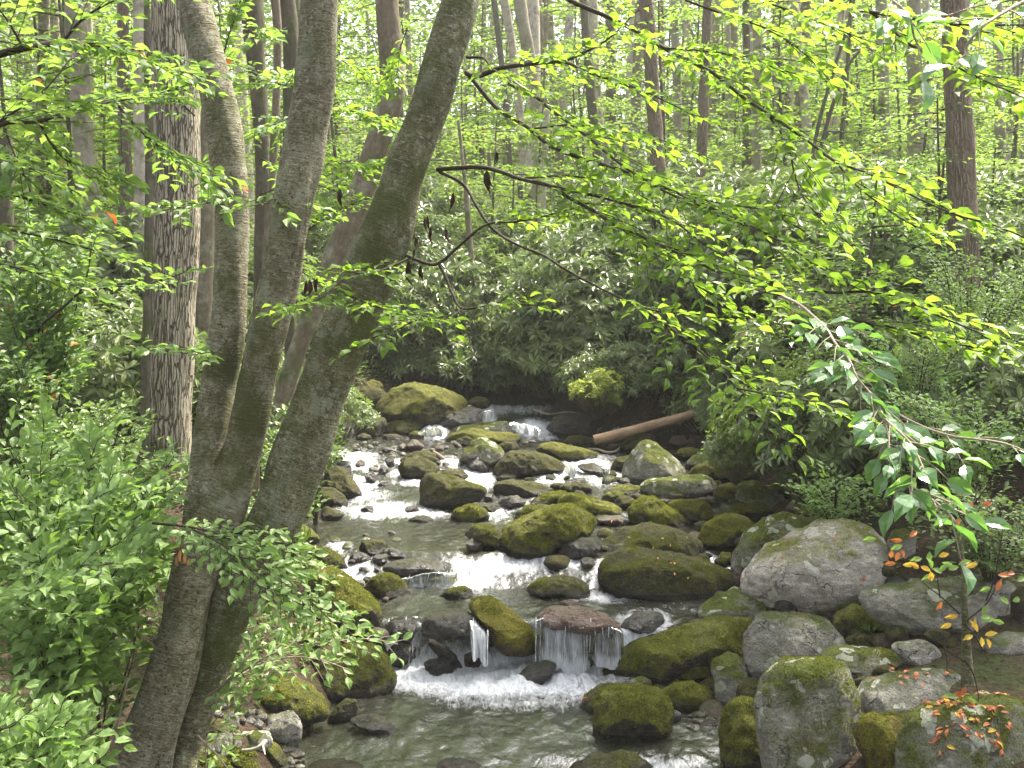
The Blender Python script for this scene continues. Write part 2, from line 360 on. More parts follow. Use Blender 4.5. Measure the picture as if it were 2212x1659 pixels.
def bark_mat(name, c1, c2, c3, mode='birch', moss=.3, mcol=(.06, .085, .02)):
    b = NB(name); q = b.attr('bco'); pos = b.geo('Position')
    if mode == 'birch':
        ring = b.noise(b.vec(q, (9, 9, 75)), 1, 4, .7); patch = b.noise(q, 5.5, 5, .7); fine = b.noise(b.vec(q, (60, 60, 110)), 1, 3, .7)
        c = b.mix(b.mapr(patch, .38, .62), c1, c2)
        c = b.mix(b.mapr(ring, .52, .66, 0, .75), c, c3)
        c = b.mix(b.mapr(fine, .5, .75, 0, .85), c, tuple(x * .35 for x in c1))
        sp_ = b.noise(b.vec(q, (22, 22, 30)), 1, 4, .75)
        c = b.mix(b.mapr(sp_, .55, .62, 0, .85), c, (.36, .37, .28))
        pt2 = b.noise(b.vec(q, (38, 38, 50)), 1, 4, .8); c = b.mix(b.mapr(pt2, .54, .62, 0, .8), c, (.035, .03, .015))
        lp = b.noise(b.vec(q, (4.2, 4.2, 3.0)), 1, 5, .75); c = b.mix(b.mapr(lp, .55, .60, 0, .7), c, b.mix(fine, (.20, .215, .15), (.36, .37, .29)))
        h = b.math('ADD', b.math('MULTIPLY', ring, .8), b.math('MULTIPLY', fine, .5)); st, ds = 1.0, .035
    elif mode == 'furrow':
        vq = b.n('ShaderNodeVectorMath', operation='ADD'); dn = b.n('ShaderNodeTexNoise', i_Scale=7.0, i_Detail=3.0); b.l(q, dn.inputs['Vector'])
        b.l(b.vec(q, (38, 38, 3.0)), vq.inputs[0]); b.l(b.vec(dn.outputs['Color'], (1.1, 1.1, 1.1)), vq.inputs[1])
        vr = b.n('ShaderNodeTexVoronoi', feature='DISTANCE_TO_EDGE', i_Scale=1.0); b.l(vq.outputs[0], vr.inputs['Vector'])
        e = b.mapr(vr.outputs['Distance'], .0, .13); fine = b.noise(b.vec(q, (50, 50, 25)), 1, 4)
        c = b.mix(b.mapr(fine, .3, .7), c1, c2); c = b.mix(e, c3, c)
        patch = b.noise(q, 4, 4); h = b.math('ADD', e, b.math('MULTIPLY', fine, .25)); st, ds = 1.0, .04
    else:
        fine = b.noise(b.vec(q, (30, 30, 12)), 1, 5, .7); patch = b.noise(q, 4.5, 5, .7)
        c = b.mix(b.mapr(fine, .35, .65), c1, c2); c = b.mix(b.mapr(patch, .5, .66, 0, .8), c, c3)
        h = fine; st, ds = .8, .02
    big = b.noise(pos, 2.2, 4, .65)
    c = b.mix(b.mapr(b.math('ADD', big, b.math('MULTIPLY', fine, .25)), .72 - moss * .3, .84 - moss * .22, 0, .85), c, mcol)
    return b.done(b.pbr(c, .85, .15, b.bump(h, st, ds)))
M['birch'] = bark_mat('birch_bark', (.15, .13, .08), (.30, .28, .20), (.40, .38, .29), 'birch', .30, (.075, .085, .025))
M['birch_mossy'] = bark_mat('mossy_birch_bark', (.10, .095, .05), (.24, .23, .15), (.33, .32, .23), 'birch', .42, (.07, .085, .018))
M['poplar'] = bark_mat('furrowed_bark', (.27, .24, .175), (.42, .38, .29), (.10, .08, .055), 'furrow', .08)
M['bark_grey'] = bark_mat('grey_bark', (.19, .165, .125), (.30, .265, .21), (.28, .27, .22), 'plain', .25)
M['bark_brown'] = bark_mat('brown_bark', (.11, .088, .06), (.19, .16, .115), (.30, .28, .22), 'plain', .2)
M['bark_red'] = bark_mat('reddish_bark', (.15, .12, .09), (.26, .21, .165), (.28, .2, .16), 'furrow', .0)
M['bark_dark'] = bark_mat('dark_bark', (.06, .05, .038), (.11, .095, .07), (.15, .14, .10), 'plain', .3)
M['bark_pale'] = bark_mat('pale_bark', (.30, .27, .21), (.44, .40, .33), (.12, .11, .08), 'plain', .05)
M['twig'] = bark_mat('twig_bark', (.028, .022, .016), (.055, .042, .03), (.1, .1, .07), 'plain', .15)
M['twig_pale'] = bark_mat('pale_twig_bark', (.24, .20, .16), (.36, .30, .24), (.12, .1, .07), 'plain', .0)
M['log'] = bark_mat('bare_log_wood', (.19, .13, .085), (.34, .235, .155), (.17, .10, .06), 'plain', .0)
M['heart'] = bark_mat('torn_heartwood', (.42, .19, .08), (.55, .3, .15), (.2, .08, .04), 'furrow', .0)

def ground_mat():
    b = NB('forest_soil'); pos = b.geo('Position')
    a = b.noise(pos, 6, 6, .7); f = b.noise(pos, 60, 4, .7); g = b.noise(pos, 1.3, 3)
    v = b.n('ShaderNodeTexVoronoi', i_Scale=24.0); b.l(pos, v.inputs['Vector'])
    c = b.ramp(a, [(.25, (.018, .014, .01)), (.5, (.042, .032, .022)), (.72, (.095, .064, .045))])
    lit = b.mix(v.outputs['Color'], (.04, .028, .018), (.14, .09, .058))
    c = b.mix(b.mapr(f, .45, .7, 0, .6), c, lit)
    c = b.mix(b.mapr(g, .5, .7, 0, .75), c, (.04, .065, .015))
    return b.done(b.pbr(c, .95, .1, b.bump(b.math('ADD', f, v.outputs['Distance']), .9, .03)))
M['ground'] = ground_mat()
def water_mat():
    b = NB('stream_water'); pos = b.geo('Position'); foam = b.attr('foam', 'Fac'); flow = b.attr('flow')
    # ripples
    r1 = b.noise(b.vec(pos, (7, 5.5, 7)), 1, 4, .6, .6); r2 = b.noise(b.vec(pos, (26, 15, 20)), 1, 3, .6, .5)
    h = b.math('ADD', r1, b.math('MULTIPLY', r2, .42)); nb = b.bump(h, .32, .05)
    tr = b.n('ShaderNodeBsdfTransparent'); tr.inputs[0].default_value = (.52, .53, .38, 1)
    murk = b.pbr((.05, .053, .036), .3, .5, nb)
    under = b.mixs(.40, tr.outputs[0], murk)
    gl = b.n('ShaderNodeBsdfGlossy'); gl.inputs['Roughness'].default_value = .11; b.l(nb, gl.inputs['Normal'])
    fr = b.n('ShaderNodeFresnel', i_IOR=1.36); b.l(nb, fr.inputs['Normal'])
    wat = b.mixs(b.mapr(fr.outputs[0], 0, 1, .03, 1.0), under, gl.outputs[0])
    # foam: streaks that follow the flow, thickest where the water breaks
    s1 = b.noise(b.vec(flow, (17, 6, 6)), 1, 5, .72, .9); s2 = b.noise(b.vec(flow, (52, 17, 12)), 1, 3, .7)
    s = b.math('ADD', b.math('MULTIPLY', s1, .78), b.math('MULTIPLY', s2, .22))
    k = b.math('ADD', b.math('MULTIPLY', foam, 1.0), b.math('SUBTRACT', s, .98))
    k = b.mapr(k, -.10, .34)
    fc = b.mix(b.mapr(s2, .3, .7), (.30, .32, .35), (.56, .57, .60))
    fs = b.pbr(fc, .5, .3, b.bump(b.math('ADD', s1, s2), .6, .03), **{'Subsurface Weight': 0.0})
    return b.done(b.mixs(k, wat, fs))
M['water'] = water_mat()
def strand_mat():
    b = NB('falling_water'); q = b.attr('bco'); n = b.noise(b.vec(q, (60, 60, 9)), 1, 3)
    p = b.pbr((.78, .79, .81), .2, .6, b.bump(n, .5, .01))
    t = b.n('ShaderNodeBsdfTransparent'); t.inputs[0].default_value = (.93, .94, .95, 1)
    return b.done(b.mixs(b.mapr(n, .40, .62, .10, .85), t.outputs[0], p))
M['strand'] = strand_mat()

# ------------------------------------------------------------ ground, water
def axis_(lo, hi, c, fine, n_f, half, grow=1.12):
    a = list(np.arange(c - half, c + half, fine)); st = fine
    while a[-1] < hi: st *= grow; a.append(a[-1] + st)
    st = fine; b = []; x = c - half
    while x > lo: st *= grow; x -= st; b.append(x)
    return np.array(b[::-1] + a)
gx = axis_(-75, 75, .3, .055, 0, 5.0); gy = axis_(-12, 125, 12, .06, 0, 6.5)
X, Y = np.meshgrid(gx, gy); Zg = Gz(X, Y)
def grid(X, Y, Z):
    h, w_ = X.shape; i = (np.arange(h - 1)[:, None] * w_ + np.arange(w_ - 1)[None]).ravel()
    return np.stack([X, Y, Z], -1).reshape(-1, 3), np.stack([i, i + 1, i + w_ + 1, i + w_], -1)
V, F = grid(X, Y, Zg)
tag(obj('ground', mesh_np('ground', V, F, M['ground'])), kind='structure')

wx = np.arange(-4.8, 4.8, .022); wy = np.concatenate([np.arange(6.2, 12.6, .022), np.arange(12.6, 20.2, .035)])
X, Y = np.meshgrid(wx, wy); Z = Wz(X, Y)
sl = np.abs(Wz(X, Y + .12) - Wz(X, Y - .12)) / .24
U_, V_ = to_px(X, Y, Z)
foam = np.clip(sl * .8, 0, .44)
blobs = [  # (u, v, ru, rv, strength) places where the stream breaks white
 (1070, 1455, 260, 50, 1.1), (1200, 1475, 150, 40, .8), (1000, 1480, 150, 36, .75), (1120, 1515, 240, 30, .5), (1250, 1350, 60, 20, .4), (900, 1460, 90, 40, .8), (1180, 1420, 140, 34, .8), (1270, 1430, 60, 50, .7), (960, 1510, 190, 30, .32), (1200, 1500, 160, 22, .45),
 (860, 1400, 50, 60, .8), (1395, 1345, 70, 30, .75), (1350, 1395, 70, 45, .9), (1130, 1335, 40, 16, .35),
 (1080, 1222, 130, 20, .85), (1010, 1255, 90, 20, .8), (1180, 1212, 110, 22, .7), (1240, 1255, 80, 18, .45), (1290, 1290, 130, 14, .6), (1000, 1190, 110, 12, .3),
 (775, 1235, 40, 30, .85), (800, 1265, 40, 14, .6), (730, 1180, 40, 14, .6), (1450, 1310, 80, 18, .35),
 (840, 1102, 110, 20, .8), (790, 1070, 70, 24, .6), (930, 1110, 60, 14, .6), (770, 1045, 80, 16, .7), (900, 1042, 60, 12, .7), (870, 1010, 60, 26, .75), (780, 1010, 50, 26, .8),
 (760, 985, 70, 18, .7), (720, 990, 50, 30, .7), (850, 965, 120, 14, .35), (1030, 1030, 40, 40, .9), (1060, 1105, 60, 25, .6), (1110, 1085, 70, 30, .5), (1200, 1025, 60, 22, .95),
 (1260, 1010, 70, 26, .8), (1310, 1030, 45, 20, .8), (1300, 988, 60, 12, .5), (935, 932, 34, 18, .9), (1150, 925, 45, 20, 1.0), (1052, 900, 20, 22, 1.0), (1180, 945, 30, 8, .7),
 (970, 1000, 40, 20, .6), (1090, 1125, 60, 10, .35), (1310, 1155, 60, 14, .35), (1400, 1655, 160, 26, .6), (1230, 1640, 40, 40, .3), (700, 1010, 40, 60, .5), (1020, 985, 40, 14, .5)]
for (u, v, ru, rv, s) in blobs:
    foam = np.maximum(foam, s * 1.05 * np.exp(-(((U_ - u) / ru) ** 2 + ((V_ - v) / rv) ** 2) * .7))
foam = np.maximum(foam, .16 + .16 * fbm(np.stack([X * 1.3, Y * .8, X * 0], -1), 2, 3) * (Y > 9.6))
foam = np.clip(foam, 0, .90)
q = np.stack([X * 7, Y * 4, X * 0], -1)
Z = Z + (.006 + .030 * np.clip(foam, 0, 1)) * fbm(q, 4, 31) + .018 * np.clip(foam, 0, 1) * fbm(q * 4.2, 3, 77) + .03 * np.clip(foam - .55, 0, 1) * np.abs(fbm(q * 2, 2, 7))
Z = Z + .010 * np.sin(X * 5 + Y * 3) * (foam < .3) * .4
wat_flow = np.stack([X + .15 * np.sin(Y * 1.3), Y * .9, Z * 1.4], -1)
V, F = grid(X, Y, Z)
Lx, Rx = np.interp(Y, ey, eL), np.interp(Y, ey, eR)
keep = ((X > Lx - .5) & (X < Rx + .6)).ravel()
F = F[keep[F].all(1)]
used = np.unique(F); rm = np.full(len(V), -1); rm[used] = np.arange(len(used))
tag(obj('water', mesh_np('water', V[used], rm[F], M['water'], attrs={'foam': foam.ravel()[used], 'flow': wat_flow.reshape(-1, 3)[used]})), kind='structure')

# falling strands of the little waterfalls: (view, lip left, lip right, drop in px at each end, throw, count)
def fall(view, p0, p1, drop, yoff, n, spread=.05, thick=.007, seed=1):
    r = np.random.default_rng(seed); acc = Acc()
    (a, b), = [cv(view, [p0, p1])]
    for k in range(n):
        t = r.random()
        if fbm(np.array([[t * 14 * abs(b[0] - a[0]) / 100, seed * 3.1, .5]]), 2, 3)[0] < -.12 and r.random() < .85: continue
        u = a[0] + (b[0] - a[0]) * t; v = a[1] + (b[1] - a[1]) * t
        dpt = yoff; top = P(u, v, dpt)
        dz = drop * (.55 + .45 * r.random()) / FPX * dpt
        if r.random() < .3: top[2] -= dz * r.random() * .4; dz *= .6
        m = 6; s = np.linspace(0, 1, m)
        th = spread * (.4 + r.random())
        C = np.stack([top[0] + r.normal(0, .012) * s, top[1] - th * np.sqrt(s) - .02 * r.random(), top[2] - dz * s ** 1.25], -1)
        C = np.vstack([C[0] + [0, .05, .006], C])
        R = thick * (.35 + .9 * r.random()) * np.r_[.3, np.linspace(1.1, .6, m)]
        acc.add(*tube(C, R, 4))
    return acc
falls = Acc(); SH = {'V': [], 'F': [], 'foam': [], 'flow': [], 'n': 0}
def sheet(view, p0, p1, drop, yoff, spread, seed):
    a, b = cv(view, [p0, p1]); A, B = P(a[0], a[1], yoff + .03), P(b[0], b[1], yoff + .03); wdt = np.linalg.norm(B - A); m = max(8, int(wdt / .008)); k = 18
    s = np.linspace(0, 1, m)[:, None]; t = np.linspace(0, 1, k)[None]; sx = s * wdt; dz0 = drop / FPX * yoff
    o_ = np.zeros((m, 1)); nz = lambda f, q: fbm(np.stack([sx * f, o_ + seed * 3.3, o_ + q], -1), 3, seed)
    dz = dz0 * (1 + .16 * nz(9, 0)); lip = .012 * nz(12, 4); th = spread * (1 + .45 * nz(14, 2))
    tt = np.clip(t * 1.15 - .15, 0, 1)
    X_ = A[0] + (B[0] - A[0]) * s + .012 * nz(6, 7) * tt + 0 * t
    Y_ = A[1] + (B[1] - A[1]) * s + .07 * (1 - np.clip(t / .13, 0, 1)) - th * tt ** .6 + .010 * fbm(np.stack([sx * 60 + 0 * t, t * 3 + 0 * sx, 0 * t + 0 * sx + seed], -1), 2, seed)
    Z_ = A[2] + (B[2] - A[2]) * s + lip - .035 * (1 - np.clip(t / .13, 0, 1)) ** 2 - dz * tt ** 1.35 * (1 - .55 * np.exp(-np.minimum(s, 1 - s) * 16)) - .02 * np.exp(-np.minimum(s, 1 - s) * 10)
    fo = (.60 + .34 * nz(7, 9)) * (.55 + .45 * np.clip(tt * 2.5, 0, 1)) + .5 * np.clip(tt - .72, 0, 1) / .28
    fo = np.clip(fo, .05, 1.05) * np.clip(np.minimum(s, 1 - s) * 5 + .05, 0, 1)
    i = np.arange(m - 1)[:, None] * k; j = np.arange(k - 1)[None]
    SH['F'].append(np.stack([i + j, i + k + j, i + k + j + 1, i + j + 1], -1).reshape(-1, 4) + SH['n'])
    SH['V'].append(np.stack([X_, Y_, Z_], -1).reshape(-1, 3)); SH['foam'].append((fo + 0 * t).ravel())
    SH['flow'].append(np.stack([sx * 3.2 + 0 * t + seed, dz * tt * 1.0, 0 * t + 0 * sx], -1).reshape(-1, 3)); SH['n'] += m * k
def add_fall(view, p0, p1, drop, yoff, n, spread=.05, thick=.007, seed=1):
    sheet(view, p0, p1, drop, yoff, spread, seed)
    f = fall(view, p0, p1, drop, yoff - .01, max(3, n // 16), spread * 1.1, thick * .45, seed); n = falls.n
    falls.F4 += [F_ + n for F_ in f.F4]; falls.V += f.V; falls.A += f.A; falls.n += f.n

